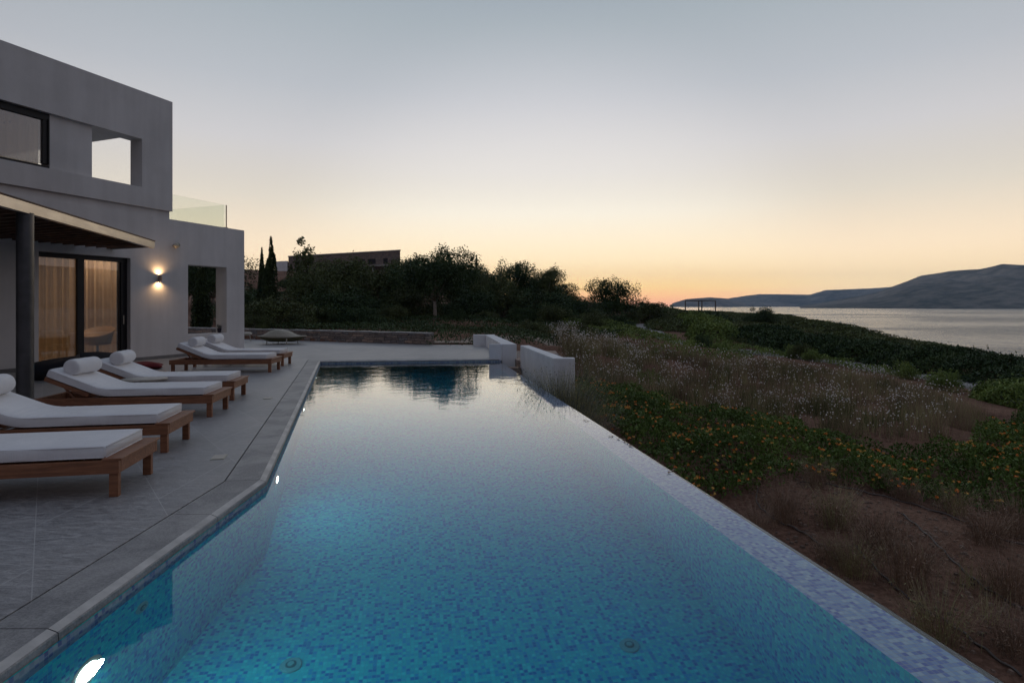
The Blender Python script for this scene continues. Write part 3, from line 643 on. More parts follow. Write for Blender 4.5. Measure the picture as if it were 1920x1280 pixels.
# room light behind the curtains
for (lx, ly, lz, e) in ((-2.6, 2.2, 2.9, 32), (-1.6, .80, 2.85, 15)):
    l = bpy.data.lights.new('room_lamp_light', 'AREA'); l.size = .5; l.energy = e; l.color = (1, .76, .54)
    o = bpy.data.objects.new('room_lamp_light', l); COL.objects.link(o); o.parent = villa; o.location = (lx, ly, lz)
# armchair inside
q = Vector((tw(183, .62), .62, 0)); t = thing('armchair', 'low wooden shell armchair with slanted back behind the glass door', 'armchair', villa.matrix_basis @ q if False else (P0.x+q.x*U.x+q.y*Bv.x, P0.y+q.x*U.y+q.y*Bv.y, .02), rzW)
b = MB(); n = 28; vs = []
for j, (r0, zb) in enumerate(((.10, .40), (.27, .42), (.33, None))):
    for k in range(n):
        a = 2*math.pi*k/n
        if zb is None: z = .62+.24*(.5+.5*math.cos(a-.5)); r = r0+.04*(.5+.5*math.cos(a-.5))
        else: z = zb; r = r0
        vs.append((r*math.cos(a), r*math.sin(a), z))
fs = [tuple(range(n))[::-1]]+[(j*n+k, j*n+(k+1) % n, (j+1)*n+(k+1) % n, (j+1)*n+k) for j in range(2) for k in range(n)]
b.add(vs, fs); sh = b.build('shell', M['oak'], t, smooth=True); m = sh.modifiers.new('t', 'SOLIDIFY'); m.thickness = .02
b = MB(); b.lathe([(.24, .44), (.27, .47), (.25, .52)], seg=24); b.build('seat', M['shell_weave'], t, smooth=True)
b = MB(); b.tube([(0, 0, .03), (0, 0, .40)], .025, 12); b.lathe([(.22, 0), (.22, .02), (.04, .035)], seg=24); b.build('pedestal', M['frame'], t)
# hanging lamps upstairs
for i, (x, y) in enumerate(((5, 231), (16.5, 229.5))):
    tx = tw(x, .34); zz = zw(x, y, .34)
    t = thing('pendant_lamp', ('first' if i == 0 else 'second')+' tiny black pendant lamp behind the upstairs window, '+('nearer the picture edge' if i == 0 else 'nearer the window frame'), 'pendant lamp', (P0.x+tx*U.x+.30*Bv.x, P0.y+tx*U.y+.30*Bv.y, zz), 0, 'hanging lamps upstairs')
    b = MB(); b.lathe([(.006, .03), (.016, .015), (.018, -.01), (.004, -.02)], seg=12); b.build('lamp_shade', M['frame'], t); b = MB(); b.tube([(0, 0, .03), (0, 0, zU1-zz-.16)], .003, 5); b.build('cord', M['frame'], t)
# wall lamp
def wpos(x, y, s=0): tt = tw(x, s); return Vector((P0.x+tt*U.x+s*Bv.x, P0.y+tt*U.y+s*Bv.y, zw(x, y, s)))
p = wpos(300.5, 522, -.075); t = thing('wall_lamp', 'small lit up and down lamp on the white wall between door and opening', 'wall lamp', p, rzW)
b = MB(); b.tube([(0, 0, -.075), (0, 0, .075)], .042, 20, cap=False); b.tube([(0, 0, .072), (0, 0, -.072)], .038, 20, cap=False); b.box((0, .045, 0), (.05, .03, .09)); b.build('housing', M['lamp_metal'], t)
for sg, nm in ((1, 'bulb'), (-1, 'bulb')):
    b = MB(); b.lathe([(.03, .045*sg), (.03, .052*sg)], seg=16); b.build('bulb', M['lamp_glow'], t)
    l = bpy.data.lights.new('wall_lamp_light', 'SPOT'); l.energy = 12; l.color = (1, .60, .28); l.spot_size = R(158); l.spot_blend = 1.0; l.shadow_soft_size = .02
    o = bpy.data.objects.new('wall_lamp_light', l); COL.objects.link(o); o.parent = t; o.location = (0, -.0, .078*sg); o.rotation_euler = (math.pi if sg > 0 else 0, 0, 0)
# security lamp / camera
p = wpos(326, 460.5, 0); t = thing('wall_floodlight', 'small cream round spotlight high on the wall above the lit lamp', 'spotlight', p, rzW)
b = MB(); b.lathe([(.035, 0), (.035, .025)], rot=Matrix.Rotation(R(90), 3, 'X'), seg=16); b.build('bracket', M['lamp_metal'], t)
rt = Matrix.Rotation(R(55), 3, 'Y') @ Matrix.Rotation(R(20), 3, 'X')
b = MB(); b.lathe([(.03, -.07), (.055, -.06), (.065, 0), (.062, .055)], (0.02, -.085, 0), 20, rt); b.build('head', M['plastic'], t, smooth=True)
b = MB(); b.lathe([(.055, .056), (.04, .072), (.01, .076)], (0.02, -.085, 0), 20, rt); b.build('lens', M['frame'], t, smooth=True)
# plant pot on the sill
p = wpos(411, 624.5, .25); t = thing('flower_pot', 'tiny dark pot with pale sprigs on the sill of the wall opening', 'plant pot', (p.x, p.y, zO0))
b = MB(); b.lathe([(.04, 0), (.062, .13), (.055, .13), (.03, .11)], seg=16); b.build('pot', M['terracotta'], t)
b = MB()
for k in range(24):
    a = random.uniform(0, 6.28); r = random.uniform(.02, .08); z = random.uniform(.16, .24); b.tube([(0, 0, .11), (r*math.cos(a)*.6, r*math.sin(a)*.6, z-.03), (r*math.cos(a), r*math.sin(a), z)], .003, 3); b.box((r*math.cos(a), r*math.sin(a), z), (.02, .02, .012))
b.build('foliage', M['leaf_grey'], t)

# ------------------------------------------------------------------ pergola
E1 = Vector((-8.41, 13.56)); ED = Vector((-281, 1080)).normalized(); E0 = E1-ED*11
perg = thing('pergola', 'timber pergola roof with steel edge beam along the house front', 'pergola')
zb0, zb1 = 2.75, 2.905
def onwall(p):   # foot of p on the house wall line along Bv
    n = Vector((U.y, -U.x)); return p+Bv*((p-P0).dot(n)-.0)
eo = Vector((ED.y, -ED.x))
b = MB(); b.prism([E0, E1, E1-eo*.012, E0-eo*.012], zb0, zb1); b.prism([E0-eo*.012, E1-eo*.012, E1-eo*.09, E0-eo*.09], zb0, zb0+.012); b.prism([E0-eo*.012, E1-eo*.012, E1-eo*.09, E0-eo*.09], zb1-.012, zb1)
b.build('edge_beam', M['steel'], perg)
b = MB(); W1 = onwall(E1-eo*.01)
b.prism([E1-eo*.015, W1-U*.005, W1-U*.09, E1-eo*.015-ED*.09], zb0+.02, zb1); b.build('end_beam', M['dark_steel'], perg)
b = MB(); k = 0; L = .12
while L < 10.8:
    a = E1-ED*L-eo*.1; c = onwall(a); dirv = (c-a)
    if dirv.length > .15:
        w = Vector((-dirv.y, dirv.x)).normalized()*.025; b.prism([a-w, a+w, c+w, c-w], zb1-.13, zb1-.015)
    L += .30
b.build('rafter', M['pergola_wood'], perg)['kind'] = 'stuff'
b = MB(); L = 0
for i in range(0, 60):
    f0 = i*.105
    # boards run along the beam
    a = E0-eo*f0+ED*0; c = E1-eo*f0
    # stop where the wall cuts them
    n = Vector((U.y, -U.x)); da = (a-P0).dot(n); dc = (c-P0).dot(n)
    if dc < .02:
        tt = (da-.02)/(da-dc)
        if tt <= 0.02: break
        c = a+(c-a)*min(1, tt)
    if (c-a).length < .1: continue
    w = eo*.045; b.prism([a, c, c-w*2, a-w*2] if False else [a+eo*.01, c+eo*.01, c-eo*.08, a-eo*.08], zb1+.001, zb1+.026)
b.build('roof_boards', M['pergola_wood'], perg)
pc = at(47, 751); b = MB(); b.tube([(pc.x, pc.y, 0.012), (pc.x, pc.y, zb1-.14)], .105, 40); b.build('post', M['dark_steel'], perg, smooth=False)
for pl in perg.children[-1].data.polygons:
    if abs(pl.normal.z) < .5: pl.use_smooth = True
b = MB(); b.lathe([(.16, 0), (.16, .012)], (pc.x, pc.y, 0), 32); b.build('base_plate', M['dark_steel'], perg)

# ------------------------------------------------------------------ sun loungers
LT = 2.05; LW = .68; FZt = .275
def bp(s):       # path of the mattress underside: s -> (x, z)
    s0 = 1.20; rb = .62; ang = R(23)
    x0 = .10; arc = rb*ang
    if s < s0-arc/2: return x0+s, FZt+.006, 0
    q = s-(s0-arc/2)
    if q < arc: th = q/rb; return x0+s0-arc/2+rb*math.sin(th), FZt+.006+rb*(1-math.cos(th)), th
    q -= arc; return x0+s0-arc/2+rb*math.sin(ang)+q*math.cos(ang), FZt+.006+rb*(1-math.cos(ang))+q*math.sin(ang), ang
def mattress_mesh(seed):
    r = random.Random(seed); Ls = 1.86; n = 90; seg = 32; V = []; th = .10; w = .31
    ph = [r.uniform(0, 6.28) for _ in range(8)]
    for i in range(n+1):
        s = Ls*i/n; x, z, a = bp(min(max(s, 0), Ls)); up = Vector((-math.sin(a), 0, math.cos(a))); c = Vector((x, 0, z))
        e = min(s, Ls-s); cap = min(1, (max(e, 0)/.035)) ; cap = math.sqrt(max(0, 1-(1-cap)**2)) if cap < 1 else 1
        sc = .88+.12*cap
        for k in range(seg):
            an = 2*math.pi*(k+.5)/seg; cs, sn = math.cos(an), math.sin(an); pw = .22
            yy = w*math.copysign(abs(cs)**pw, cs)*(.97+.03*cap); zz = th/2*math.copysign(abs(sn)**pw, sn)*sc
            h = zz+th/2
            if sn > 0:
                wr = 0; inner = 1-abs(yy/w)**4
                g = math.exp(-((s-1.15)/.28)**2)
                wr = inner*g*(.006*math.sin(s*75+1.5*math.sin(yy*6+ph[0])+ph[1])+.004*math.sin(s*120+yy*9+ph[2]))
                wr += inner*.006*math.sin(s*4.3+ph[3])*math.cos(yy*5+ph[4])+inner*.004
                h += wr
            else: yy *= 1.0
            bul = .008*math.sin(s*9+ph[5])*(1 if abs(cs) > .9 else 0)*math.copysign(1, cs)*.6
            V.append(c+Vector((0, yy+bul, 0))+up*(h if e > 0 else h))
    Fc = [(i*seg+k, i*seg+(k+1) % seg, (i+1)*seg+(k+1) % seg, (i+1)*seg+k) for i in range(n) for k in range(seg)]
    b = MB(); b.add(V, Fc+[tuple(range(seg))[::-1], tuple(range(n*seg, (n+1)*seg))]); return b
def make_lounger():
    t = thing('sun_lounger', '', 'sun lounger', group='teak sun loungers with white mattresses')
    b = MB(); rh = .095
    for sy in (-1, 1): b.box((LT/2, sy*(LW/2-.018), FZt-rh/2), (LT, .036, rh))
    b.box((.022, 0, FZt-rh/2-.001), (.044, LW-.074, rh-.004)); b.box((LT-.022, 0, FZt-rh/2-.001), (.044, LW-.074, rh-.004)); b.box((LT*.62, 0, FZt-.06), (.04, LW-.074, .07))
    b.box((.045, 0, FZt+.0085), (.13, LW+.012, .017))
    b.build('frame', M['teak'], t, bevel=.003)
    b = MB()
    for i in range(16): b.box((.16+i*.078, 0, FZt-.018), (.055, LW-.076, .018))
    b.build('deck_slats', M['teak'], t)
    for sx in (.05, LT-.05):
        for sy in (-1, 1):
            b = MB(); b.box((sx, sy*(LW/2-.058), (FZt-.006)/2), (.062, .043, FZt-.006)); b.build('leg', M['teak'], t, bevel=.003)
    b = MB(); pts = [bp(1.36), bp(1.84)]
    a = pts[1][2]; rot = Matrix.Rotation(-a, 3, 'Y'); c = (Vector((pts[0][0], 0, pts[0][1]))+Vector((pts[1][0], 0, pts[1][1])))/2; up = Vector((-math.sin(a), 0, math.cos(a))); Lb = (Vector((pts[1][0], pts[1][1]))-Vector((pts[0][0], pts[0][1]))).length+.05
    for sy in (-1, 1): b.box(c-up*.03+Vector((0, sy*.285, 0)), (Lb, .032, .05), rot)
    for i in range(8):
        q = bp(1.30+i*.075); b.box(Vector((q[0], 0, q[1]))-up*.010, (.05, .54, .014), rot)
    back = b.build('backrest', M['teak'], t, bevel=.002)
    q = bp(1.68); b = MB()
    for sy in (-1, 1): b.tube([(q[0], sy*.25, q[1]-.05), (q[0]-.16, sy*.25, FZt-.06)], .014, 6)
    b.tube([(q[0]-.16, -.26, FZt-.06), (q[0]-.16, .26, FZt-.06)], .012, 6); b.build('prop', M['teak'], back)
    o = mattress_mesh(1).build('mattress', M['canvas'], t, smooth=True)
    b = MB()
    for hgt_ in (.012, .090):
        for sy in (-1, 1):
            pts_ = []
            for i in range(61):
                q = bp(.012+1.836*i/60); pts_.append((q[0]-math.sin(q[2])*hgt_, sy*.3085, q[1]+math.cos(q[2])*hgt_))
            b.tube(pts_, .0042, 5)
        q = bp(.0); b.tube([(q[0]-.001, -.30, q[1]+hgt_), (q[0]-.001, .30, q[1]+hgt_)], .0042, 5)
    b.build('piping', M['canvas'], o, smooth=True)
    return t
def make_bolster():
    b = MB(); r = .098; L = .47; n = 28; prof = []
    prof = [(.006, -L/2+.004), (.05, -L/2+.0), (r*.86, -L/2+.006), (r*.97, -L/2+.016), (r, -L/2+.035)]+[(r*(1+.02*math.sin(i*2.1)), -L/2+.06+(L-.12)*i/6) for i in range(7)]+[(r, L/2-.035), (r*.97, L/2-.016), (r*.86, L/2-.006), (.05, L/2), (.006, L/2-.004)]
    b.lathe(prof, seg=32, rot=Matrix.Rotation(R(90), 3, 'X')); o = b.build('bolster_cushion', M['canvas'], smooth=True); return o
spots = [((-2.895, 4.20), (-3.068, 4.831), 11, 'nearest teak lounger at the picture edge, its head end out of view'),
         ((-3.292, 5.478), (-3.46, 6.072), 11, 'second teak lounger from the camera, cut off by the picture edge at its bolster'),
         ((-3.781, 7.252), (-3.923, 7.814), 8, 'third teak lounger from the camera, nearer one of the pair beside the steel post'),
         ((-4.102, 8.494), (-4.289, 9.119), 9, 'teak lounger behind the oval side table by the glass door'),
         ((-5.049, 12.05), (-5.179, 12.706), 4.5, 'front lounger of the far pair, whole wooden frame in view'),
         ((-5.289, 13.345), (-5.424, 13.948), 5, 'farthest teak lounger, by the house corner and stone wall end')]
proto = make_lounger(); bol = make_bolster(); blabels = [None, 'white bolster cushion cut by the picture edge below the steel post', 'white bolster cushion on the lounger beside the steel post', 'white bolster cushion in front of the door frame, near the red cushion', 'white bolster cushion below the wall opening, front one of two', 'white bolster cushion below the wall opening, rear one of two']
for i, (n_, f_, ang, lab) in enumerate(spots):
    a = R(ang); foot = (Vector(n_)+Vector(f_))/2+Vector((math.cos(a), math.sin(a)))*.055; rz = math.pi+a
    if i == 0: o = proto; o.location = (foot.x, foot.y, 0); o.rotation_euler = (0, 0, rz); o['label'] = lab
    else: o = dup(proto, (foot.x, foot.y, 0), rz, lab)
    if i >= 2:
        for ch in o.children:
            if ch.name.startswith('mattress'):
                pass
    s = 1.66 if i != 2 else 1.67; x, z, an = bp(s); up = Vector((-math.sin(an), math.cos(an))); lx = x+up.x*(.10+.096); lz = z+up.y*(.10+.096)-.004
    if blabels[i]:
        k = bol if i == 1 else bol.copy()
        if i != 1: COL.objects.link(k)
        ly = (-.01, .02, 0, .015, -.02, 0)[i]
        k.location = (foot.x+math.cos(rz)*lx-math.sin(rz)*ly, foot.y+math.sin(rz)*lx+math.cos(rz)*ly, lz); k.rotation_euler = (0, 0, rz+R((0, 3, -4, 5, 2, -2)[i])); tag(k, blabels[i], 'cushion', 'white bolster cushions on the loungers')
# side tables
def side_table(x, y, z, w, dep, rz, lab):
    c = at(x, y, z); t = thing('side_table', lab, 'side table', (c.x, c.y, 0), rz, 'oval side tables between loungers'); b = MB(); n = 40; rings = []
    for (k, zz) in ((.25, z-.05), (.86, z-.035), (1, z-.012), (.99, z), (.2, z+.004)):
        rings.append([(k*w/2*(1+.06*math.cos(2*math.pi*i/n))*math.cos(2*math.pi*i/n), k*dep/2*(1-.10*math.cos(2*math.pi*i/n))*math.sin(2*math.pi*i/n), zz) for i in range(n)])
    vs = sum(rings, []); b.add(vs, [(j*n+i, j*n+(i+1) % n, (j+1)*n+(i+1) % n, (j+1)*n+i) for j in range(4) for i in range(n)]+[tuple(range(n))[::-1], tuple(range(4*n, 5*n))]); b.build('tabletop', M['beige'], t, smooth=True)
    for a in (20, 140, 262):
        b = MB(); ca, sa = math.cos(R(a)), math.sin(R(a)); b.tube([(ca*w*.34, sa*dep*.36, 0), (ca*w*.28, sa*dep*.30, z-.03)], [.012, .024], 10); b.build('leg', M['beige'], t, smooth=True)
side_table(270, 709, .37, .58, .48, .1, 'beige oval side table between the two loungers near the glass door')
side_table(440, 655, .36, .66, .42, .1, 'beige oval side table between the two farthest loungers')
# red cushion, dark floor cushion
def cushion(name, c, w, d, h, rz, mat, lab, cat, tilt=0):
    n = 20; V = []
    for s in (1, -1):
        for i in range(n+1):
            for j in range(n+1):
                u = 2*i/n-1; v = 2*j/n-1; f = max(0, (1-u**4)*(1-v**4))**.6
                k = 1-.08*(u*u+v*v-1.2) if False else 1-.10*(1-u*u)*abs(v)**3-.10*(1-v*v)*abs(u)**3
                V.append((u*w/2*(1-.08*(1-v*v)), v*d/2*(1-.08*(1-u*u)), s*h/2*f*(1+.12*math.sin(u*5+v*3))))
    m = (n+1)**2; Fc = []
    for s in range(2):
        for i in range(n):
            for j in range(n):
                q = [s*m+i*(n+1)+j, s*m+(i+1)*(n+1)+j, s*m+(i+1)*(n+1)+j+1, s*m+i*(n+1)+j+1]; Fc.append(q if s == 0 else q[::-1])
    b = MB(); b.add(V, Fc); o = b.build(name, mat, smooth=True); o.location = c; o.rotation_euler = (tilt, R(4), rz); return tag(o, lab, cat)
c = at(272, 687, .05); cushion('floor_cushion', (c.x, c.y, .075), .70, .60, .15, .5, M['red_fabric'], 'flat dark red cushion lying on the paving by the house wall', 'cushion')
c = at(150, 694, .1); b = MB(); n = 36
prof = [(.02, .0), (.82, .0), (.95, .05), (1.0, .12), (.94, .19), (.80, .24), (.5, .27), (.02, .29)]
b.lathe(prof, seg=n, sx=1.02, sy=.62); o = b.build('bean_bag', M['dark_fabric'], smooth=True); o.location = (c.x, c.y, 0); o.rotation_euler = (0, 0, rzW); 
for v in o.data.vertices:
    a = math.atan2(v.co.y, v.co.x); v.co.z *= 1.25+.22*math.sin(a*2+.6)+.12*math.sin(a*5)+.1*v.co.x
    v.co.x *= 1+.04*math.sin(a*3+1)
tag(o, 'dark navy slumped bean bag on the floor in front of the sliding door', 'bean bag')
# floor hatches
for (x, y, lab) in ((411, 857, 'pale rectangular floor lid set in the paving, nearer the camera'), (502, 746.5, 'pale rectangular floor lid set in the paving, farther from the camera')):
    c = at(x, y); o = thing('access_hatch', lab, 'access hatch', (c.x, c.y, 0), R(14), 'pale lids set in the paving'); b = MB(); b.box((0, 0, .003), (.115, .17, .006)); b.build('frame', M['plastic'], o, bevel=.001)
    b = MB(); b.box((0, 0, .0075), (.09, .145, .003)); b.build('cover', M['beige'], o)
# shell daybed
c = at(522, 645.5); day = thing('daybed', 'olive shell shaped outdoor daybed in front of the low stone wall', 'daybed', (c.x, c.y+.35, 0), .08)
b = MB(); n = 48; prof = ((.05, .10), (.55, .085), (.86, .17), (1.0, .275))
vs = []
for r, z in prof:
    for k in range(n):
        a = 2*math.pi*k/n; rr = r*(1+.10*abs(math.cos(a))**6); zz = z
        vs.append((rr*.76*math.cos(a), rr*.52*math.sin(a), zz if r < .99 else z-.0+.02*math.cos(2*a)))
b.add(vs, [(j*n+k, j*n+(k+1) % n, (j+1)*n+(k+1) % n, (j+1)*n+k) for j in range(3) for k in range(n)]+[tuple(range(n))[::-1]]); b.build('bowl', M['olive_weave'], day, smooth=True)
b = MB(); vs = []; K = 8
for j in range(K+1):
    r = 1-j/K*.98
    for k in range(n):
        a = 2*math.pi*k/n; rr = r*(1+.10*abs(math.cos(a))**6); x = rr*.79*math.cos(a); y = rr*.55*math.sin(a)
        z = .28+.02*math.cos(2*a)*r+.235*max(0, 1-((x+.12)/.72)**2)**1.25*(1 if True else 0)*min(1, (1-r)*2.2+.0)
        vs.append((x, y, z))
b.add(vs, [(j*n+k, j*n+(k+1) % n, (j+1)*n+(k+1) % n, (j+1)*n+k) for j in range(K) for k in range(n)]+[tuple(range(K*n, (K+1)*n))]); o = b.build('canopy', M['shell_weave'], day, smooth=True); mm = o.modifiers.new('t', 'SOLIDIFY'); mm.thickness = .03
for (x, y) in ((.32, -.48), (-.55, -.2), (.55, .25), (-.3, .42)):
    b = MB(); b.tube([(x*.9, y*.95, .0), (x*.86, y*.86, .29)], [.012, .03], 10); b.build('leg', M['beige'], day, smooth=True)
# second small piece of furniture by the house corner
c = at(461, 641); t = thing('stool', 'small pale object peeping out from behind the house corner', 'stool', (c.x-.16, c.y+.3, 0)); b = MB(); b.lathe([(.16, .24), (.24, .28), (.25, .33), (.2, .36), (.02, .37)], seg=24); b.build('seat', M['beige'], t, smooth=True)
for a in (30, 150, 270):
    b = MB(); b.tube([(.2*math.cos(R(a)), .2*math.sin(R(a)), 0), (.15*math.cos(R(a)), .15*math.sin(R(a)), .27)], [.012, .02], 8); b.build('leg', M['beige'], t)

# ------------------------------------------------------------------ low walls
b = MB(); A = Vector((-3.0, 20.7)); Bq = Vector((-11.2, 24.3)); Cq = Vector((-24, 30)); w = (Bq-A).normalized(); nn = Vector((w.y, -w.x))*-.36
if nn.y < 0: nn = -nn
b.prism([A, Bq, Bq+nn, A+nn], -.3, .385); b.prism([Bq, Cq, Cq+nn, Bq+nn], -.3, .386)
o = b.build('wall_body', M['stone']); so_ = thing('stone_wall', 'low dry stone retaining wall behind the terrace', 'stone wall'); o.parent = so_
b = MB()
rs = random.Random(4); tot = (Bq-A).length; x = 0
while x < tot-.2:
    L = min(rs.uniform(.35, .8), tot-x); a = A+w*(x+.006); c = A+w*(x+L-.006); off = nn.normalized()*rs.uniform(-.03, .01); b.prism([a+off, c+off, c+nn*1.05, a+nn*1.05], .385, .415+rs.uniform(0, .02)); x += L
x = 0; w2 = (Cq-Bq).normalized()
while x < 12: 
    L = rs.uniform(.35, .8); a = Bq+w2*(x+.006); c = Bq+w2*(x+L-.006); b.prism([a, c, c+nn*1.05, a+nn*1.05], .387, .42+rs.uniform(0, .02)); x += L
b.build('cap_stones', M['coping'], so_)
zp = .387
b = MB()
b.prism([(-.27, 15.25), (.124, 15.2), (-.62, 20.0), (-.60, 20.35), (-.91, 20.0)], -2.4, zp)
b.prism([(-.605, 15.2), (-.2705, 15.2), (-.2705, 15.30), (-.605, 15.28)], -.05, zp-.002)
b.prism([(-1.35, 20.02), (-.9105, 20.0), (-.62, 20.34), (-1.35, 20.3)], -.2, zp-.002)
o = b.build('parapet_wall', M['plaster_white'], bevel=.012); tag(o, 'low white parapet wall at the far end of the pool, beside the steps', 'parapet wall', 'white walls beside the steps')
b = MB(); b.prism([(.215, 14.75), (.80, 11.10), (1.21, 11.07), (1.215, 11.32), (1.02, 11.34), (.44, 14.78)], -2.6, zp)
o = b.build('parapet_wall', M['plaster_white'], bevel=.012); tag(o, 'white stair wall on the garden side of the steps', 'parapet wall', 'white walls beside the steps')
b = MB()
for i in range(9):
    d1 = 14.75-i*.30; d0 = 14.75-(i+1)*.30; z = -.16*(i+1)
    xl = lambda d: edgeX(d)+.06; xr_ = lambda d: .20+.1643*(14.6-d)
    b.prism([(xl(d0), d0), (xr_(d0), d0), (xr_(d1), d1), (xl(d1), d1)], -2.6, z)
b.prism([(.13, 14.751), (.2, 14.751), (.9, 17), (-.1, 17)], -1, -.004)
b.box((.55, 17.2, -.4), (1.6, 1.5, .79))
tag(b.build('steps', M['stone']), 'narrow dark stone steps going down between the white walls', 'steps')

# ------------------------------------------------------------------ paths
def strip(name, pts, widths, mat, lift=.03, n=60, zf=None):
    P = np.array(pts, float); s = np.r_[0, np.cumsum(np.hypot(*np.diff(P[:, :2], axis=0).T))]; q = np.linspace(0, s[-1], n)
    # smooth
    X = np.interp(q, s, P[:, 0]); Y = np.interp(q, s, P[:, 1]); W = np.interp(q, s, widths)
    for _ in range(6): X[1:-1] = (X[:-2]+X[1:-1]*2+X[2:])/4; Y[1:-1] = (Y[:-2]+Y[1:-1]*2+Y[2:])/4
    tx = np.gradient(X); ty = np.gradient(Y); l = np.hypot(tx, ty); nx_ = -ty/l; ny_ = tx/l
    rows = []
    for u in (-1, -.6, -.2, .2, .6, 1): x = X+nx_*W/2*u; y = Y+ny_*W/2*u; rows.append(np.stack([x, y, hz(x, y)+lift+.02*(1-abs(u))], -1))
    zc = np.mean([r[:, 2] for r in rows], 0)+.02
    for r in rows: r[:, 2] = np.maximum(zc, r[:, 2])
    V = np.stack(rows); m = len(rows); top = V.reshape(-1, 3); botm = top-[0, 0, .25]
    idx = np.arange(m*n).reshape(m, n); f1 = np.stack([idx[:-1, :-1], idx[1:, :-1], idx[1:, 1:], idx[:-1, 1:]], -1).reshape(-1, 4)[:, ::-1]
    e = []
    for r in (0, m-1): a = idx[r]; e.append(np.stack([a[:-1], a[1:], a[1:]+m*n, a[:-1]+m*n], -1))
    return struct(np_mesh(name, np.concatenate([top, botm]), np.concatenate([f1]+e), mat))
pp = [at(1990, 778, -1.6), at(1920, 747, -1.6), at(1800, 720, -1.6), at(1700, 700, -1.6), at(1580, 683, -1.6), at(1480, 669, -1.6), at(1400, 661, -1.55), at(1330, 656, -1.5), at(1270, 645, -1.35), at(1232, 627, -.95), at(1205, 613, -.6), at(1185, 607, -.45), at(1150, 605, -.4)]
strip('garden_path', [(p.x, p.y) for p in pp], [1.5]*8+[1.7, 1.7, 1.8, 2.0, 2.0], M['concrete'], lift=.05, n=120)
pp = [(-3.4, 21.4), (-1.2, 22.4), (-.6, 25.5), (.5, 27), (2.2, 24.5), (2.6, 21.5)]
strip('gravel_path', pp, [1.0, 1.9, 2.4, 2.2, 1.8, 1.4], M['gravel'], lift=.02, n=50)

# ------------------------------------------------------------------ foliage makers
def quads(P, size, r, up=.0, aspect=1.7):
    """one small leaf-shaped quad per point"""
    n = len(P); a = r.normal(size=(n, 3)); a[:, 2] += up; a /= np.linalg.norm(a, axis=1)[:, None]
    c = np.cross(a, r.normal(size=(n, 3))); c /= np.linalg.norm(c, axis=1)[:, None]+1e-9
    s = (size*r.uniform(.6, 1.3, n))[:, None] if np.isscalar(size) else (size*r.uniform(.6, 1.3, n))[:, None]
    V = np.stack([P-a*s*aspect/2, P+c*s/2*.7, P+a*s*aspect/2, P-c*s/2*.7], 1).reshape(-1, 3)
    return V, np.arange(4*n).reshape(n, 4)
def blades(P, h, w, r, lean=.35):
    """upright thin triangles rooted at P"""
    n = len(P); az = r.uniform(0, 6.283, n); hh = h*r.uniform(.55, 1.2, n) if np.isscalar(h) else h*r.uniform(.7, 1.15, n); ln = r.uniform(0, lean, n)*hh; d = r.uniform(0, 6.283, n)
    tip = P+np.stack([np.cos(d)*ln, np.sin(d)*ln, hh], -1); s = np.stack([np.cos(az), np.sin(az), 0*az], -1)*w/2
    return np.stack([P-s, P+s, tip], 1).reshape(-1, 3), np.arange(3*n).reshape(n, 3), tip
def join(parts):
    V = []; Fc = []; mi = []; o = 0
    for v, f, m in parts:
        if f.shape[1] == 3: f = np.concatenate([f, f[:, 2:3]], 1) if False else f
        V.append(v); Fc.append(f+o); mi.append(np.full(len(f), m)); o += len(v)
    return np.concatenate(V), np.concatenate(Fc), np.concatenate(mi)
def crown_pts(r, n, blobs, shell=.55):
    """points scattered mostly near the surface of a set of ellipsoid lobes"""
    w = np.array([b[3]**2 for b in blobs]); w /= w.sum(); k = r.choice(len(blobs), n, p=w); B = np.array([b[:3]+(b[3], b[4]) for b in blobs])[k]
    d = r.normal(size=(n, 3)); d /= np.linalg.norm(d, axis=1)[:, None]; rad = np.clip(r.normal(.74, .18, n), .05, 1.2)
    # lumpy
    rad *= 1+.28*np.sin(d[:, 0]*6+B[:, 0]*5)*np.sin(d[:, 1]*5+B[:, 1]*4)*np.cos(d[:, 2]*5+B[:, 2])
    return B[:, :3]+d*rad[:, None]*np.stack([B[:, 3], B[:, 3], B[:, 4]], -1)
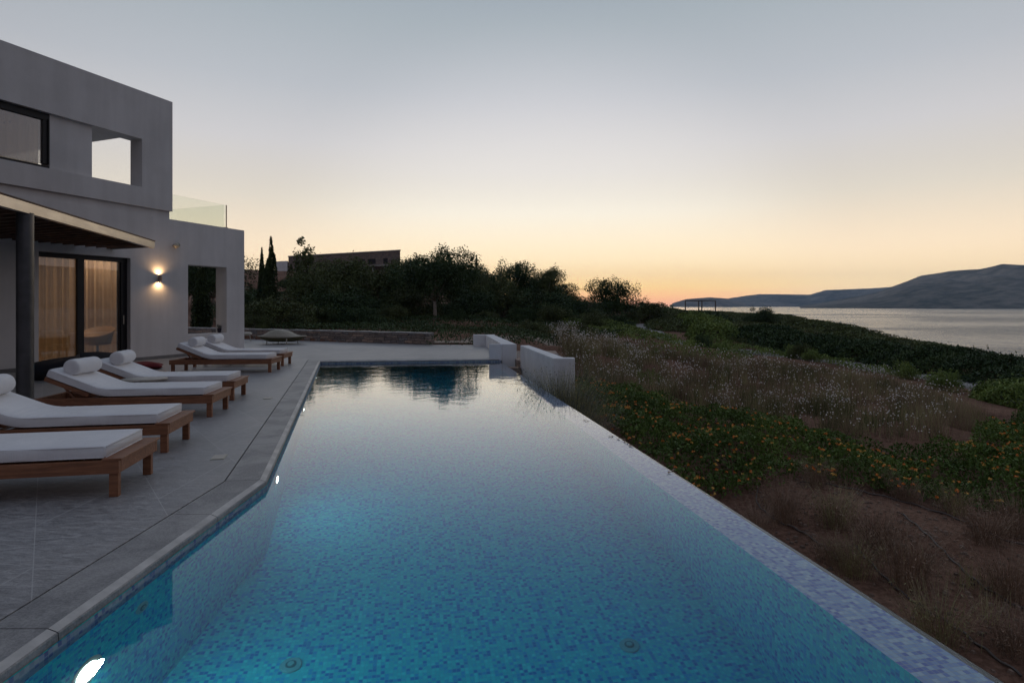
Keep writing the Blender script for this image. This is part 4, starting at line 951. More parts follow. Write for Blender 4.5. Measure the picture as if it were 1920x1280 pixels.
def tree_mesh(seed, hgt, wid, trunk_h, nleaf, lsize, mat, dense=1.0, spire=False, nb=11):
    r = np.random.default_rng(seed); rr = random.Random(seed); t = thing('tree', '', 'tree'); blobs = []
    tb = MB()
    if spire:
        n = nleaf; K = 13; hk = np.r_[1.0, .90, r.uniform(.45, .85, K-2)]; ak = r.uniform(0, 6.283, K); ok = np.r_[0, .12, r.uniform(.15, .34, K-2)]*wid; k = r.choice(K, n, p=hk/hk.sum()); z = r.uniform(.02, 1, n)**.9
        rad = wid*np.interp(z, [0, .1, .35, .7, .9, 1], [.16, .24, .27, .17, .09, .01])*(1-np.abs(r.normal(0, .28, n))); a = r.uniform(0, 6.283, n); zz_ = z*hk[k]*hgt
        inw = 1-.45*z
        P = np.stack([np.cos(ak[k])*ok[k]*inw+np.cos(a)*rad+.05*np.sin(zz_*1.4), np.sin(ak[k])*ok[k]*inw+np.sin(a)*rad, zz_], -1)
        V, Fc = quads(P, lsize, r, up=1.4, aspect=2.6); tb.tube([(0, 0, -.3), (0, 0, hgt*.5), (.02, 0, hgt*.93)], [.10, .06, .015], 8)
    else:
        ch = hgt-trunk_h
        for i in range(nb):
            a = rr.uniform(0, 6.28); q = math.sqrt(rr.random())*.62; z = trunk_h+ch*rr.uniform(.22, .80); k = 1-abs((z-trunk_h)/ch-.45)*.9
            s = wid*rr.uniform(.15, .25); blobs.append((math.cos(a)*q*wid/2*k*1.2, math.sin(a)*q*wid/2*k*1.2, z, s, s*rr.uniform(.65, .95)*ch/wid*1.5))
        # sprigs that break the outline
        for i in range(int(nb*1.6)):
            a = rr.uniform(0, 6.28); q = rr.uniform(.25, .95); z = trunk_h+ch*(rr.uniform(.6, 1.0) if q < .6 else rr.uniform(.2, .75)); s = wid*rr.uniform(.05, .09)
            blobs.append((math.cos(a)*q*wid/2, math.sin(a)*q*wid/2, z, s, s*rr.uniform(1.2, 2.2)))
        P = crown_pts(r, nleaf, blobs); V, Fc = quads(P, lsize, r, up=.5)
        top = Vector((rr.uniform(-.1, .1), rr.uniform(-.1, .1), trunk_h)); R0 = .024*hgt
        tb.tube([(0, 0, -.3), (.03, .02, trunk_h*.5), top], [R0*1.25, R0*.9, R0*.75], 10)
        for bl in blobs[:nb]:
            c = Vector(bl[:3]); mid = top.lerp(c, .5)+Vector((rr.uniform(-.15, .15), rr.uniform(-.15, .15), rr.uniform(-.1, .2))); tb.tube([top-Vector((0, 0, .05)), mid, c], [R0*.5, R0*.3, R0*.08], 6)
    crown = np_mesh('crown', V, Fc, mat, parent=t); tb.build('trunk', M['bark'], t, smooth=True); return t
def place(t, x, ybase, d, hpx, lab, group, first, proto_h, rz=0, wscale=1.0, name=None):
    X = (x-CX)/F*d; z = float(hz(X, d)); s = (hpx/F*d)/proto_h; sc = (s*wscale, s*wscale, s)
    if first: t.location = (X, d, z); t.rotation_euler = (0, 0, rz); t.scale = sc; t['label'] = lab; o = t
    else: o = dup(t, (X, d, z), rz, lab, sc)
    o['group'] = group
    if name: o.name = name
    return o
protos = {}
def tree(kind, x, ytop, d, lab, rz=0, ws=1.0, grp='garden trees on the slope'):
    """crown top at ytop of the photo, foot on the terrain"""
    spec = {'olive': (11, 4.2, 5.0, 1.0, 13000, .095, M['leaf_olive']), 'olive2': (23, 4.0, 5.2, .7, 13000, .095, M['leaf_olive']), 'carob': (31, 5, 6.2, 1.4, 17000, .105, M['leaf_dark']), 'carob2': (37, 4.6, 5.8, .7, 16000, .105, M['leaf_dark']),
            'young': (41, 5.4, 2.3, 1.2, 2600, .13, M['leaf_olive']), 'cypress': (51, 6.3, 1.25, 0, 12000, .085, M['leaf_cypress']), 'bushy': (61, 2.6, 4.6, .1, 11000, .085, M['leaf_dark']), 'green_clump': (71, .95, 1.5, .02, 3600, .045, M['leaf_green']), 'brown_clump': (73, .8, 1.6, .02, 3600, .04, M['leaf_brown']), 'bushy2': (67, 2.2, 3.9, .05, 9000, .08, M['leaf_olive'])}[kind]
    X = (x-CX)/F*d; zg = float(hz(X, d)); hh = H+(HY-ytop)/F*d-zg
    first = kind not in protos
    if first:
        protos[kind] = tree_mesh(spec[0], spec[1], spec[2], spec[3], spec[4], spec[5], spec[6], spire=kind == 'cypress', nb=6 if kind == 'young' else 12)
    t = protos[kind]; s = hh/spec[1]
    nm = {'cypress': 'cypress_tree', 'carob': 'carob_tree', 'carob2': 'carob_tree', 'young': 'young_tree', 'olive': 'olive_tree', 'olive2': 'olive_tree', 'bushy': 'shrub', 'bushy2': 'shrub', 'green_clump': 'shrub', 'brown_clump': 'shrub'}[kind]
    sc = (s**.5*ws if False else s*ws, s*ws, s)
    if first: t.location = (X, d, zg-.05); t.rotation_euler = (0, 0, rz); t.scale = sc; t['label'] = lab; o = t
    else: o = dup(t, (X, d, zg-.05), rz, lab, sc)
    o.name = nm; o['group'] = grp; o['category'] = {'shrub': 'shrub', 'cypress_tree': 'cypress'}.get(nm, 'tree')
    return o

T = tree
T('cypress', 507, 443, 34, 'tall dark cypress standing behind the olive daybed, taller spire of two', 0, 1.05)
T('cypress', 491, 463, 35, 'shorter cypress spire pressed against the tall one', 2, .85)
T('young', 566, 447, 46, 'thin young tree whose sparse top pokes above the neighbouring stone house', 1, 1.0)
T('olive', 640, 487, 46, 'broad dark tree in front of the neighbouring stone house', .5, 1.15)
T('olive2', 590, 505, 42, 'rounded tree between the cypress and the broad tree', 2.2, 1.0)
T('olive2', 700, 500, 48, 'tree at the right corner of the neighbouring stone house', 4, 1.2)
T('carob', 815, 468, 43, 'big tree with pale leaning trunk above the end of the stone wall', 0.4, 1.12)
T('cypress', 893, 478, 60, 'slim spindly spire rising between two round trees', .7, .8)
T('olive', 763, 495, 50, 'small bushy tree just left of the big pale trunked tree', 3.3, .9)
T('carob2', 870, 500, 54, 'dense dark tree right behind the big pale trunked tree', 1.3, .9)
T('carob2', 955, 491, 55, 'round topped tree in the middle of the tree belt', 2.9, 1.05)
T('olive', 1018, 507, 57, 'tree sloping down at the seaward end of the tree belt', 5, 1.2)
T('olive2', 925, 515, 52, 'low tree in front of the round topped one', 1, 1.1)
T('carob2', 1148, 522, 58, 'lone rounded tree silhouetted against the sunset above the path', .2, 1.0)
T('olive2', 1065, 548, 56, 'last low tree of the belt, sinking toward the sunset glow', 3, 1.3)
T('carob', 545, 520, 60, 'dark tree behind the cypress pair', 2, 1.2)
T('carob', 470, 540, 50, 'dark tree right beside the house corner', 1, 1.2)
T('carob2', 400, 470, 52, 'dark tree seen through the opening in the house wall', 1, 1.3)
T('cypress', 378, 470, 33, 'dark cypress seen through the opening in the house wall', 1, 1.4)
T('carob', 345, 500, 60, 'tree behind the house, glimpsed at the edge of the wall opening', 1, 1.3)
T('carob2', 665, 520, 62, 'dark tree deep in the belt below the stone house', 1, 1.3)
T('carob', 745, 515, 66, 'dark tree deep in the belt right of the stone house', 4, 1.3)
T('carob', 990, 525, 68, 'rear tree filling the gap at the seaward end of the belt', 4, 1.2)
for x_, y_, d_, k_, l_ in ((785, 488, 56, 'carob2', 'dark tree filling the gap left of the spindly spire'), (850, 492, 62, 'carob', 'dark tree behind the big pale trunked tree, seaward'), (905, 505, 60, 'olive', 'tree right below the spindly spire'), (1045, 530, 62, 'carob2', 'low dark tree near the seaward end of the belt'), (620, 545, 40, 'bushy', 'tall dark bush below the broad tree'),
        (700, 548, 44, 'bushy', 'tall dark bush below the stone house corner'), (770, 545, 46, 'bushy2', 'tall bush left of the pale trunk'), (880, 545, 48, 'bushy', 'tall dark bush right of the pale trunk'), (950, 548, 50, 'bushy2', 'tall bush under the round topped tree'), (1010, 545, 50, 'bushy', 'tall dark bush at the seaward end of the belt'), (520, 560, 32, 'bushy2', 'bush leaning on the cypress pair'), (480, 545, 40, 'bushy', 'dark bush between house corner and cypress'), (1095, 575, 54, 'bushy', 'wide dark bush left of the lone rounded tree')):
    T(k_, x_, y_, d_, l_, x_*.37, 1.35)
S = 'shrubs under the trees and along the paths'
shr = [(478, 590, 30, 'house corner beside the stone wall'), (545, 575, 36, 'foot of the cypress pair'), (600, 570, 38, 'foot of the broad tree'), (668, 575, 38, 'middle of the stone wall, behind it'), (735, 572, 40, 'foot of the small bushy tree'), (860, 580, 42, 'foot of the big pale trunked tree, seaward side'),
       (915, 582, 44, 'gravel path bend, behind it'), (975, 575, 46, 'round topped tree, under it'), (1035, 572, 46, 'low trees of the belt, in front'), (1085, 560, 50, 'gap before the lone rounded tree'), (1110, 583, 44, 'lone rounded tree, in front and left'), (1165, 588, 50, 'lone rounded tree, at its foot'),
       (1212, 563, 62, 'lone rounded tree, just seaward of it'), (1238, 577, 66, 'open steel frame, left of it'), (1185, 585, 58, 'upper end of the garden path'), (790, 600, 34, 'end of the stone wall'), (1000, 600, 30, 'gravel path, seaward side')]
for i, (x, y, d, where) in enumerate(shr): T('bushy' if i % 2 else 'bushy2', x, y, d, ('dark dense' if i % 2 else 'grey green loose')+' shrub by the '+where, i*1.3, 1.15 if i % 3 else 1.5, S)

# ------------------------------------------------------------------ neighbouring house, steel frame
nh = thing('stone_house', 'long flat roofed stone house on the slope behind the trees', 'house'); r0 = Vector((-23.3, 120)); l0 = Vector((-52.4, 135)); wv = (l0-r0).normalized(); bk = Vector((-.30, .954))
ztop = 12.8; b = MB()
b.prism([r0, l0, l0+bk*9, r0+bk*9], 7.6, ztop); b.build('wall', M['stone'], nh); b = MB(); b.prism([r0-bk*.15-wv*.15, l0-bk*.15+wv*.15, l0+bk*9, r0+bk*9], ztop+.002, ztop+.25); b.build('roof', M['concrete'], nh)
b = MB(); l1 = l0+wv*.3; l2 = l0+wv*4.2; b.prism([l1, l2, l2+bk*5, l1+bk*5], 6.5, 11.9); b.build('white_wing', M['plaster_white'], nh)
b = MB(); c1 = r0+wv*10.5-bk*3; c0 = r0+wv*1.0-bk*3; b.prism([c0, c1, c1+bk*2.8, c0+bk*2.8], 9.6, 9.95)
c2 = r0-wv*4.5-bk*2; b.prism([c2, c0-wv*.01, c0+bk*2.8, c2+bk*4], 9.3, 9.6); b.build('canopy', M['concrete'], nh)
for i in range(6):
    q = c2+(c1-c2)*(i/5); b = MB(); b.tube([(q.x, q.y, 6.5), (q.x, q.y, 9.3)], .14, 8); b.build('column', M['plaster_white'], nh)
for f, ww in ((.10, 1.2), (.20, 2.2), (.29, 1.4)):
    q = r0+wv*((l0-r0).length*f); b = MB(); q2 = q+wv*ww; b.prism([q-bk*.03, q2-bk*.03, q2+bk*.1, q+bk*.1], 10.3, 11.4); b.build('window', M['frame'], nh)
# frame of steel posts by the sea
d = 104; fx0 = thing('steel_structure', 'open steel frame of thin posts silhouetted by the sea', 'steel frame')
pts = {'a': (1285, 0), 'b': (1341, 0), 'c': (1310, 7), 'e': (1316.5, -5)}
zt2 = H+(HY-564)/F*d
P3 = [Vector(((1285-CX)/F*d, d)), Vector(((1341.5-CX)/F*d, d)), Vector(((1310-CX)/F*(d+5), d+5)), Vector(((1316-CX)/F*(d-4), d-4))]
for q in P3:
    b = MB(); b.box((q.x, q.y, (zt2-1.2)/2), (.16, .16, zt2+1.2-.1)); b.build('post', M['dark_steel'], fx0)
for a_, c_ in ((0, 3), (3, 1), (1, 2), (2, 0)):
    b = MB(); u_ = (P3[c_]-P3[a_]); n_ = Vector((-u_.y, u_.x)).normalized()*.07; b.prism([P3[a_]-n_, P3[c_]-n_, P3[c_]+n_, P3[a_]+n_], zt2-.06+a_*.003, zt2+.10+a_*.003); b.build('beam', M['dark_steel'], fx0)

# ------------------------------------------------------------------ ground cover
def scatter(poly_px, z, n, r, jitter=None):
    """random points inside a region given by photo outline points lying at height z"""
    poly = [tuple(at(x, y, z)[:2]) for x, y in poly_px]; xs_ = [p[0] for p in poly]; ys_ = [p[1] for p in poly]; out = []
    c = 0
    while c < n:
        X = r.uniform(min(xs_), max(xs_), n*3); Y = r.uniform(min(ys_), max(ys_), n*3); m = inside(X, Y, poly); out.append(np.stack([X[m], Y[m]], -1)); c += m.sum()
    return np.concatenate(out)[:n]
def bumpf(X, Y, f=1.0): return .5+.5*np.sin(X*1.9*f+np.sin(Y*1.3*f)*1.7)*np.cos(Y*1.6*f+np.sin(X*.9*f)*1.3)
def patch(P, thr, f=1.0): return P[bumpf(P[:, 0], P[:, 1], f) > thr]
r = np.random.default_rng(21)
# lantana: leafy mass with orange heads
lan = [(1050, 742), (1130, 752), (1230, 775), (1330, 792), (1440, 805), (1560, 822), (1700, 838), (1800, 835), (1850, 790), (1920, 765), (2150, 800), (2400, 1000), (1920, 925), (1800, 912), (1650, 905), (1500, 885), (1380, 908), (1275, 905), (1170, 850), (1070, 785)]
P = scatter(lan, -1.12, 90000, r); g = .6*bumpf(P[:, 0], P[:, 1], 1.3)+.4*bumpf(P[:, 1], P[:, 0], 3.1); keep = g+r.uniform(-.12, .12, len(g)) > .24; P = P[keep]; g = g[keep]
zz = hz(P[:, 0], P[:, 1])+(r.uniform(0, 1, len(P))**.45)*(.10+.50*(g-.2)); V1, F1 = quads(np.c_[P, zz], .036*r.uniform(.6, 1.5, len(P)), r, up=.9, aspect=1.5)
# quads have 4 verts; flower heads as small domes of petals
def heads(P, rad, r, k=7):
    n = len(P); C = np.repeat(P, k, 0); d = r.normal(size=(n*k, 3)); d[:, 2] = np.abs(d[:, 2]); d /= np.linalg.norm(d, axis=1)[:, None]; return quads(C+d*rad*.6, rad*.95, r, up=1, aspect=1.0)
Q = scatter(lan, -1.0, 1500, r); g = .6*bumpf(Q[:, 0], Q[:, 1], 1.3)+.4*bumpf(Q[:, 1], Q[:, 0], 3.1); k = (g > .3) & (bumpf(Q[:, 0]+3, Q[:, 1], 2.3)+r.uniform(-.3, .3, len(g)) > .45); Q = Q[k]; g = g[k]
V2, F2 = heads(np.c_[Q, hz(Q[:, 0], Q[:, 1])+.11+.50*(g-.2)], .031, r, 9)
mi2 = r.random(len(F2)//9) < .35
V, Fc, mi = join([(V1, F1, 0), (V2, F2, 1)]); mi[len(F1):][np.repeat(mi2, 9)] = 2
stuff(np_mesh('lantana_groundcover', V, Fc, [M['leaf_lantana'], M['orange'], M['yellow']], mi), 'low green lantana mass dotted with orange flower heads beyond the spill edge', 'ground cover')
# white flowering grasses
def wispy(name, regions, label, stalk, flower, fl_n, seed, h=.7):
    r = np.random.default_rng(seed); parts = []; fl = []
    for reg, z, n, hh, thr in regions:
        C = scatter(reg, z, n, r); C = C[bumpf(C[:, 0], C[:, 1], .9)+r.uniform(-.35, .35, len(C)) > thr]; k = 64
        B0 = np.repeat(C, k, 0)+r.normal(0, 1, (len(C)*k, 2))*np.repeat(r.uniform(.06, .19, len(C)), k)[:, None]; hgt = np.repeat(r.uniform(.4, 1.25, len(C)), k)*hh
        P = np.c_[B0, hz(B0[:, 0], B0[:, 1])-.02]; wd = .0035+np.clip(P[:, 1], 4, 60)*.00028
        v, f, tip = blades(P, hgt, wd[:, None], r, .5); m = np.where(r.random(len(f)) < .6, np.repeat(r.integers(0, 3, len(C)), k), r.integers(0, 3, len(f))); parts.append((v, f, m)); sel = r.random(len(tip)) < fl_n*np.repeat(r.choice([.1, .5, 1.2, 2.4], len(C)), k); fl.append(tip[sel])
    V = np.concatenate([p[0] for p in parts]); o = 0; Fs = []
    for v, f, m in parts: Fs.append(f+o); o += len(v)
    Fc = np.concatenate(Fs); mi = np.concatenate([p[2] for p in parts]); 
    if flower is not None:
        T_ = np.concatenate(fl); sz = .009+np.clip(T_[:, 1], 3, 40)*.00058; n = len(T_); q = r.normal(size=(n, 3)); 
        # small octahedral blossoms as triangles
        D = np.array([(1, 0, 0), (-.5, .87, 0), (-.5, -.87, 0), (0, 0, 1.0), (0, 0, -.9)]); VV = T_[:, None, :]+D[None]*sz[:, None, None]*r.uniform(.6, 1.2, (n, 1, 1))
        tri = np.array([(0, 1, 3), (1, 2, 3), (2, 0, 3), (1, 0, 4), (2, 1, 4), (0, 2, 4)]); FF = (np.arange(n)[:, None, None]*5+tri[None]).reshape(-1, 3)
        Fc = np.concatenate([Fc, FF+len(V)]); V = np.concatenate([V, VV.reshape(-1, 3)]); mi = np.concatenate([mi, np.full(len(FF), 3)])
    return stuff(np_mesh(name, V, Fc, stalk+([flower] if flower is not None else []), mi), label, 'wild flowers' if flower is not None else 'grass')
w1 = [(1012, 655), (1060, 652), (1110, 675), (1180, 694), (1250, 712), (1330, 722), (1430, 724), (1560, 734), (1640, 738), (1720, 752), (1790, 768), (1805, 785), (1760, 840), (1600, 835), (1420, 812), (1300, 798), (1180, 782), (1090, 775), (1050, 750), (1060, 710)]
wispy('white_flowers', [(w1, -1.45, 1000, .60, .36)], 'wispy dry grasses dotted with tiny white flowers across the garden', [M['leaf_brown'], M['leaf_straw'], M['leaf_olive']], M['petal'], .085, 31)
w2 = [(1150, 690), (1250, 700), (1330, 700), (1480, 706), (1640, 730), (1760, 760), (1860, 795), (1880, 830), (1800, 830), (1600, 760), (1350, 735), (1200, 712)]
w2_ = [(1090, 640), (1180, 650), (1300, 660), (1470, 675), (1620, 690), (1760, 712), (1860, 740), (1905, 790), (1900, 830), (1800, 800), (1500, 720), (1300, 690), (1150, 668)]
wispy('dry_grass', [(w2, -1.5, 800, .34, .35), ([(1320, 905), (1450, 880), (1900, 960), (2050, 1100), (2100, 1500), (1900, 1350), (1600, 1120)], -1.35, 16, .42, .50)], 'low brown grasses between the bare earth patches', [M['leaf_brown'], M['leaf_brown'], M['leaf_straw']], None, 0, 33)
# low green tufts along slopes
COAST = [(16, 22), (23.5, 22), (24.5, 27), (28.5, 40), (34, 60), (42, 100), (42, 145), (26, 135), (17, 90), (13.5, 56), (15.5, 44), (15.8, 36), (19, 30), (18.2, 24)]
def leafy(name, regions, label, mat, seed, lsize=.06, second=None, cat='ground cover'):
    r = np.random.default_rng(seed); parts = []
    for reg, z, n, hh, thr, f in regions:
        if z is None:
            X = r.uniform(min(p[0] for p in reg), max(p[0] for p in reg), n*2); Y = r.uniform(min(p[1] for p in reg), max(p[1] for p in reg), n*2); P = np.stack([X, Y], -1)[inside(X, Y, reg)]
        else: P = scatter(reg, z, n, r)
        g = bumpf(P[:, 0], P[:, 1], f); k = g+r.uniform(-.15, .15, len(g)) > thr; P = P[k]; g = g[k]
        zz = hz(P[:, 0], P[:, 1])+(r.uniform(0, 1, len(P))**.5)*hh*(.35+.65*g); sz = lsize*(.5+P[:, 1]/30); v, fc = quads(np.c_[P, zz], sz, r, up=.8); parts.append((v, fc, 0))
    V, Fc, mi = join(parts); return stuff(np_mesh(name, V, Fc, [mat]+([second] if second else []), mi), label, cat)
leafy('slope_groundcover', [([(465, 618), (700, 622), (800, 640), (880, 640), (1000, 640), (1100, 632), (1180, 612), (1190, 600), (1000, 596), (700, 596), (465, 596)], .15, 60000, .5, .30, .55)], 'low dark green planting under the trees behind the terrace', M['leaf_dark'], 41, .055)
leafy('garden_groundcover', [([(1050, 622), (1120, 640), (1230, 660), (1330, 672), (1440, 668), (1300, 650), (1250, 640), (1180, 610), (1100, 606)], -.7, 30000, .55, .25, .7), ([(1280, 652), (1500, 672), (1700, 705), (1850, 735), (1700, 698), (1480, 662), (1300, 640)], -1.4, 9000, .45, .45, .9)], 'mid green leafy planting beside the garden path', M['leaf_green'], 43, .05)
leafy('coastal_scrub', [(COAST, None, 150000, .42, -.2, .35)], 'low dark scrub covering the cliff top between the hedges', M['leaf_olive'], 47, .045)
# hedges on the seaward side: each a long mass, one thing with a leaf body
def hedge(line, w, h, n, mat, seed, lab, lump=.25):
    r = np.random.default_rng(seed); P = np.array(line, float); s = np.r_[0, np.cumsum(np.hypot(*np.diff(P, axis=0).T))]; q = r.uniform(0, s[-1], n); X = np.interp(q, s, P[:, 0]); Y = np.interp(q, s, P[:, 1])
    i = np.clip(np.searchsorted(s, q)-1, 0, len(P)-2); d = (P[i+1]-P[i]); d /= np.linalg.norm(d, axis=1)[:, None]; a = r.uniform(-.25, math.pi+.25, n); lum = 1+lump*np.sin(q*1.1+seed)*np.sin(q*.37+1)+.10*np.sin(q*3.3+a*2)
    rad = np.clip(1-np.abs(r.normal(0, .13, n)), .4, 1.05)*lum; endt = np.clip(np.minimum(q, s[-1]-q)/1.5, .25, 1)**.5
    # sprigs
    sp = r.random(n) < .05; rad = np.where(sp, rad*r.uniform(1, 1.22, n), rad)
    off = np.cos(a)*w/2*rad*endt; hh = np.abs(np.sin(a))**.7*h*rad*endt; X2 = X-d[:, 1]*off; Y2 = Y+d[:, 0]*off
    z = hz(X, Y)+hh; V, Fc = quads(np.c_[X2, Y2, z], .035+.0022*Y2, r, up=.5)
    o = np_mesh('hedge', V, Fc, mat); return tag(o, lab, 'hedge', 'dark hedges above the sea')
def G2(x, y, z): p = at(x, y, z); return (p.x, p.y)
hedge([G2(2100, 735, -1.1), G2(1920, 700, -1.1), G2(1780, 678, -1.1), G2(1640, 662, -1.1), G2(1520, 650, -1.1), G2(1455, 640, -1.1), G2(1425, 633, -1.1)], 4.0, 1.0, 60000, M['leaf_dark'], 51, 'long dark green hedge above the shore, largest and nearest', .18)
hedge([(24.0, 31), (26.5, 42), (29, 54), (30, 62)], 3.2, .5, 20000, M['leaf_olive'], 52, 'loose hedge along the cliff edge in front of the sea')
hedge([(21, 60), (24, 72), (27, 86), (33, 99)], 5, .45, 20000, M['leaf_dark'], 53, 'distant hedge below the open steel frame', .15)
hedge([(14.5, 50), (17, 62), (21, 82), (25, 98)], 5, .6, 22000, M['leaf_olive'], 54, 'far hedge between the lone tree and the open steel frame', .25)
hedge([G2(2050, 775, -1.3), G2(1950, 748, -1.3), G2(1860, 724, -1.3)], 2.2, .62, 15000, M['leaf_green'], 55, 'low light green hedge right behind the path at the picture edge')
hedge([(15, 42), (17.5, 52), (19.5, 62)], 3.4, 1.0, 16000, M['leaf_green'], 56, 'mid green hedge behind the path bend')
# round clipped bush and small shrubs on the cliff
for (x, y, d, k, lab, ws) in ((1422, 578, 62, 'bushy', 'round dark bush alone against the sea right of the steel frame', 1.3), (1485, 597, 58, 'bushy2', 'small airy shrub against the sea above the hedge', .9), (1572, 604, 50, 'bushy2', 'second small airy shrub against the sea, nearer the picture edge', .9),
                              (1365, 612, 60, 'bushy', 'shrub with a red bloom below the steel frame', .9), (1095, 607, 34, 'bushy2', 'leafy shrub above the white flowers, left of the path', .9), (1205, 622, 32, 'bushy2', 'spiky shrub partly hiding the curved path', .8), (1320, 628, 36, 'bushy', 'shrub right of the path bend', .8), (1500, 643, 30, 'bushy2', 'pale tufty shrub beside the path in front of the hedge', .8), (1170, 640, 24, 'bushy', 'dark shrub among the white flowers', .7)):
    T(k, x, y, d, lab, x*.1, ws, S)
for x_, z_y, d_, k_, l_ in ((1300, 636, 36, 'green_clump', 'yellowish green clump where the path comes out from behind plants'), (1345, 642, 33, 'green_clump', 'yellowish green clump just right of the first path clump'), (1480, 645, 31, 'green_clump', 'pale green clump in front of the long hedge, middle of the path'), (1520, 652, 29, 'green_clump', 'pale green clump between path and hedge'), (1690, 675, 23, 'green_clump', 'green clump beside the path, right part'), (1770, 690, 20, 'green_clump', 'green clump at the path edge near the low light hedge'),
        (1265, 672, 26, 'brown_clump', 'purplish brown low shrub left in the garden middle'), (1330, 668, 27, 'brown_clump', 'purplish brown low shrub in the garden middle'), (1420, 672, 25, 'brown_clump', 'purplish brown low shrub below the path'), (1500, 683, 23, 'brown_clump', 'rusty low shrub right of the garden middle'), (1230, 650, 27, 'green_clump', 'dark green low shrub beside the white flowers'), (1160, 660, 22, 'green_clump', 'green shrub rising among the white flowers'),
        (1215, 690, 17, 'green_clump', 'leafy green shrub by the pale hose loop'), (1110, 650, 20, 'green_clump', 'green shrub behind the stair wall'), (1735, 800, 13, 'brown_clump', 'dry brown shrub on the bare patch before the lantana'), (1600, 815, 11.5, 'brown_clump', 'dry brown shrub touching the lantana')):
    T(k_, x_, z_y, d_, l_, x_*.3, 1.1, 'low shrubs scattered through the garden')
c = atd(1371, 617, 57); b = MB()
for k in range(14): b.lathe([(.01, -.05), (.07, 0), (.01, .06)], (c.x+random.uniform(-.35, .35), c.y+random.uniform(-.3, .3), c.z+random.uniform(-.22, .22)), 6)
tag(b.build('red_blossom', M['pink']), 'red oleander blossom on the shrub below the steel frame', 'blossom')
rr_ = np.random.default_rng(77); Q = np.concatenate([scatter([(1300, 890), (1500, 890), (1920, 950), (2000, 1300), (1800, 1260)], -1.4, 750, rr_), scatter([(1150, 760), (1450, 800), (1800, 840), (1850, 790), (1500, 760)], -1.4, 200, rr_)])
b = MB()
for q in Q:
    k = float(rr_.uniform(.008, .035)); z = float(hz(q[0], q[1])); sg = 7; an = [2*math.pi*i/sg+float(rr_.uniform(-.3, .3)) for i in range(sg)]
    r1 = [k*float(rr_.uniform(.7, 1.3)) for _ in an]; b.add([(q[0]+r1[i]*math.cos(an[i]), q[1]+r1[i]*math.sin(an[i]), z-.01) for i in range(sg)]+[(q[0]+.6*r1[i]*math.cos(an[i]), q[1]+.6*r1[i]*math.sin(an[i]), z+k*.7) for i in range(sg)], [(i, (i+1) % sg, (i+1) % sg+sg, i+sg) for i in range(sg)]+[tuple(range(sg, 2*sg))])
stuff(b.build('rubble', M['rubble']), 'small pale stones scattered over the bare earth', 'stones')
# brown tussocks in the foreground
def tussock(seed, h, n=330, spread=.10):
    r = np.random.default_rng(seed); P = np.c_[r.normal(0, spread, (n, 2)), np.zeros(n)-.03]; hh = h*r.uniform(.5, 1.1, n); V = []; Fc = []; 
    az = np.arctan2(P[:, 1], P[:, 0])+r.normal(0, .5, n); ln = hh*r.uniform(.15, .75, n); w = .0042
    m = P+np.stack([np.cos(az)*ln*.4, np.sin(az)*ln*.4, hh*.6], -1); tp = P+np.stack([np.cos(az)*ln, np.sin(az)*ln, hh], -1); s = np.stack([-np.sin(az), np.cos(az), 0*az], -1)*w/2
    V = np.stack([P-s, P+s, m+s*.7, m-s*.7, m-s*.7, m+s*.7, tp+s*.25, tp-s*.25], 1).reshape(-1, 3); i = np.arange(n)*8
    Fc = np.concatenate([np.stack([i, i+1, i+2, i+3], -1), np.stack([i+4, i+5, i+6, i+7], -1)])
    # fine side twigs and seed heads
    k = r.integers(0, n, n*2); t = r.uniform(.35, 1, n*2)[:, None]; B = P[k]*(1-t)+tp[k]*t; q, f = quads(B+r.normal(0, .012, B.shape), .013, r, up=1.2, aspect=3)
    Fc = np.concatenate([Fc, f+len(V)]); V = np.concatenate([V, q]); mi = r.integers(0, 2, len(Fc)); return V, Fc, mi
tp = [np_mesh('grass_tussock', *((lambda q: (q[0], q[1]))(tussock(60+i, h))), [M['leaf_brown'], M['leaf_straw' if i % 2 else 'leaf_brown']], tussock(60+i, h)[2]) for i, h in enumerate((.62, .5, .42))]
tus = [(1470, 985, .9, 'brown twiggy tussock beside the spill edge, highest one there'), (1565, 1000, 1.0, 'brown tussock in front of the lantana, left of centre'), (1640, 1040, 1.15, 'largest brown tussock in the foreground garden'), (1700, 1110, 1.05, 'brown tussock in front of the largest one'), (1600, 1085, .8, 'small tussock between the hoses'), (1850, 1030, 1.0, 'brown tussock near the picture edge below the lantana'),
       (1905, 1010, .9, 'tussock cut by the picture edge below the lantana'), (1790, 965, .8, 'tussock right at the lower lantana border'), (1700, 950, .75, 'thin tussock at the lantana border, middle'), (1530, 930, .7, 'thin tussock at the lantana border, nearest the pool'), (1760, 1215, .9, 'tussock close to the spill edge low in the picture'), (1910, 1240, .8, 'tussock in the bottom corner of the garden'),
       (1420, 1010, .7, 'low tussock touching the spill wall'), (1650, 930, .7, 'wispy tussock inside the lantana border'), (1560, 1060, .75, 'short tussock beside the straight hose'), (1890, 1130, .8, 'dark tussock beside the long hose at the picture edge')]
for i, (x, y, s, lab) in enumerate(tus):
    p = at(x, y, -1.40); src = tp[i % 3]; o = src if i < 3 else src.copy()
    if i >= 3: COL.objects.link(o)
    o.location = (p.x, p.y, float(hz(p.x, p.y))); o.scale = (s*.95, s*.95, s); o.rotation_euler = (0, 0, i*1.7); tag(o, lab, 'tussock', 'brown tussocks in the foreground garden')
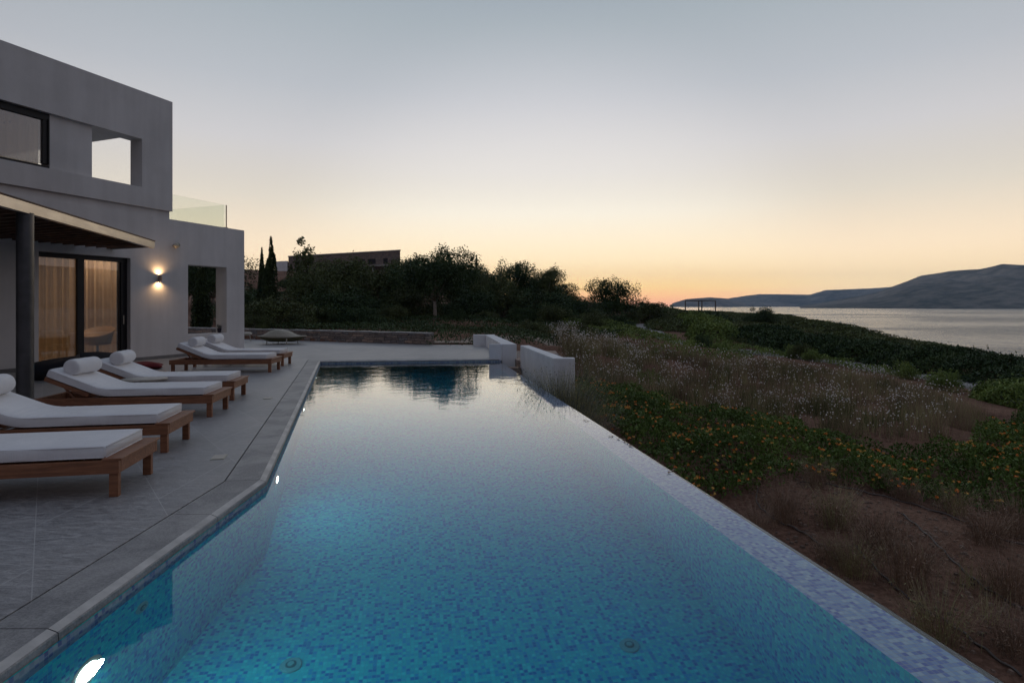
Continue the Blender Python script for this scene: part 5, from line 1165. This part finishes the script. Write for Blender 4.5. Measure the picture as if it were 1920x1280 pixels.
# lavender-like grey tufts in front of the stair wall
g_ = None
for i, (x, d, hh, lab) in enumerate(((1048, 10.3, 1.5, 'pale grey flowering tuft in front of the white stair wall'), (1070, 10.0, 1.35, 'grey tuft at the outer end of the white stair wall'), (1085, 9.4, 1.1, 'low grey tuft beside the spill edge near the stair wall'))):
    if g_ is None:
        V, Fc, mi = tussock(80, 1.0, 900, .16); g_ = np_mesh('grey_tuft', V, Fc, [M['leaf_grey'], M['leaf_straw']], mi); o = g_
    else: o = g_.copy(); COL.objects.link(o)
    X = (x-CX)/F*d; o.location = (X, d, float(hz(X, d))); o.scale = (1.1, 1.1, hh*.72); o.rotation_euler = (0, 0, i*2.1); tag(o, lab, 'tuft', 'grey tufts by the stair wall')
# drip hoses
def hose(pts, lab, rad=.011):
    P = [at(x, y, -1.40) for x, y in pts]; q = []
    for i in range(len(P)-1):
        p0 = P[max(i-1, 0)]; p1 = P[i]; p2 = P[i+1]; p3 = P[min(i+2, len(P)-1)]
        for k in range(8):
            t = k/8; v = .5*((2*p1)+(-p0+p2)*t+(2*p0-5*p1+4*p2-p3)*t*t+(-p0+3*p1-3*p2+p3)*t**3); v.z = float(hz(v.x, v.y))+.018+.012*math.sin(i*3+k); q.append(v)
    b = MB(); b.tube(q, rad, 8); tag(b.build('drip_hose', M['hose'], smooth=True), lab, 'hose', 'irrigation hoses on the earth')
hose([(1423, 925), (1418, 945), (1428, 962), (1460, 985), (1500, 1005), (1545, 1035), (1570, 1060)], 'thin brown irrigation hose curling beside the spill edge')
hose([(1690, 985), (1722, 1010), (1760, 1045), (1800, 1080), (1850, 1118), (1925, 1155), (2000, 1190)], 'long straight irrigation hose running to the picture edge')
hose([(1600, 1035), (1640, 1075), (1680, 1115), (1730, 1150), (1790, 1190), (1850, 1235), (1920, 1290)], 'irrigation hose between the tussocks and the spill edge')
hose([(1500, 925), (1560, 930), (1640, 945), (1720, 960), (1800, 985), (1860, 1015), (1940, 1040)], 'dark irrigation hose along the lantana border')
hose([(1240, 678), (1243, 690), (1258, 700), (1275, 708), (1283, 718)], 'pale hose loop lying on the earth among the white flowers', .02)
# small leaves on the spill edge
lf = []
b = MB(); rs = random.Random(9)
for (x, y) in ((1103, 788), (1150, 818), (1163, 824), (1176, 829), (1190, 836), (1262, 884)):
    c = at(x, y, WZ+.002)
    for k in range(3): a = rs.uniform(0, 6.28); u = Vector((math.cos(a), math.sin(a), 0))*.03; v = Vector((-u.y, u.x, 0))*.35; cc = c+Vector((rs.uniform(-.05, .05), rs.uniform(-.05, .05), .002+.002*k)); b.add([cc-u, cc+v, cc+u+Vector((0, 0, .01)), cc-v], [(0, 1, 2, 3)])
stuff(b.build('fallen_leaves', M['leaf_brown']), 'small dead leaves caught on the spill edge', 'leaves')

# ------------------------------------------------------------------ haze
HAZE = True
if HAZE:
    b = MB(); b.box((0, 2100, 195), (14400, 10400, 410)); o = b.build('haze', M['plastic']); o['kind'] = 'stuff'; o['label'] = 'thin blue evening haze over the sea and far hills'
    t = NT('haze_air'); t.n.remove(t.p); v = t.add('ShaderNodeVolumePrincipled'); v.inputs['Color'].default_value = (.42, .66, 1.0, 1); v.inputs['Density'].default_value = 6.5e-5
    t.link(v.outputs[0], t.out.inputs['Volume']); o.data.materials.clear(); o.data.materials.append(t.m)

# ------------------------------------------------------------------ render settings
scene.render.engine = 'CYCLES'; cy = scene.cycles
cy.use_denoising = True
try: cy.denoiser = 'OPENIMAGEDENOISE'; cy.denoising_input_passes = 'RGB_ALBEDO_NORMAL'
except Exception: pass
cy.max_bounces = 10; cy.diffuse_bounces = 4; cy.glossy_bounces = 4; cy.transmission_bounces = 8; cy.volume_bounces = 1; cy.transparent_max_bounces = 12
cy.caustics_refractive = True; cy.caustics_reflective = False; cy.blur_glossy = 1.0; cy.sample_clamp_indirect = 6
scene.view_settings.view_transform = 'Standard'; scene.view_settings.look = 'None'; scene.view_settings.exposure = 0; scene.view_settings.gamma = 1
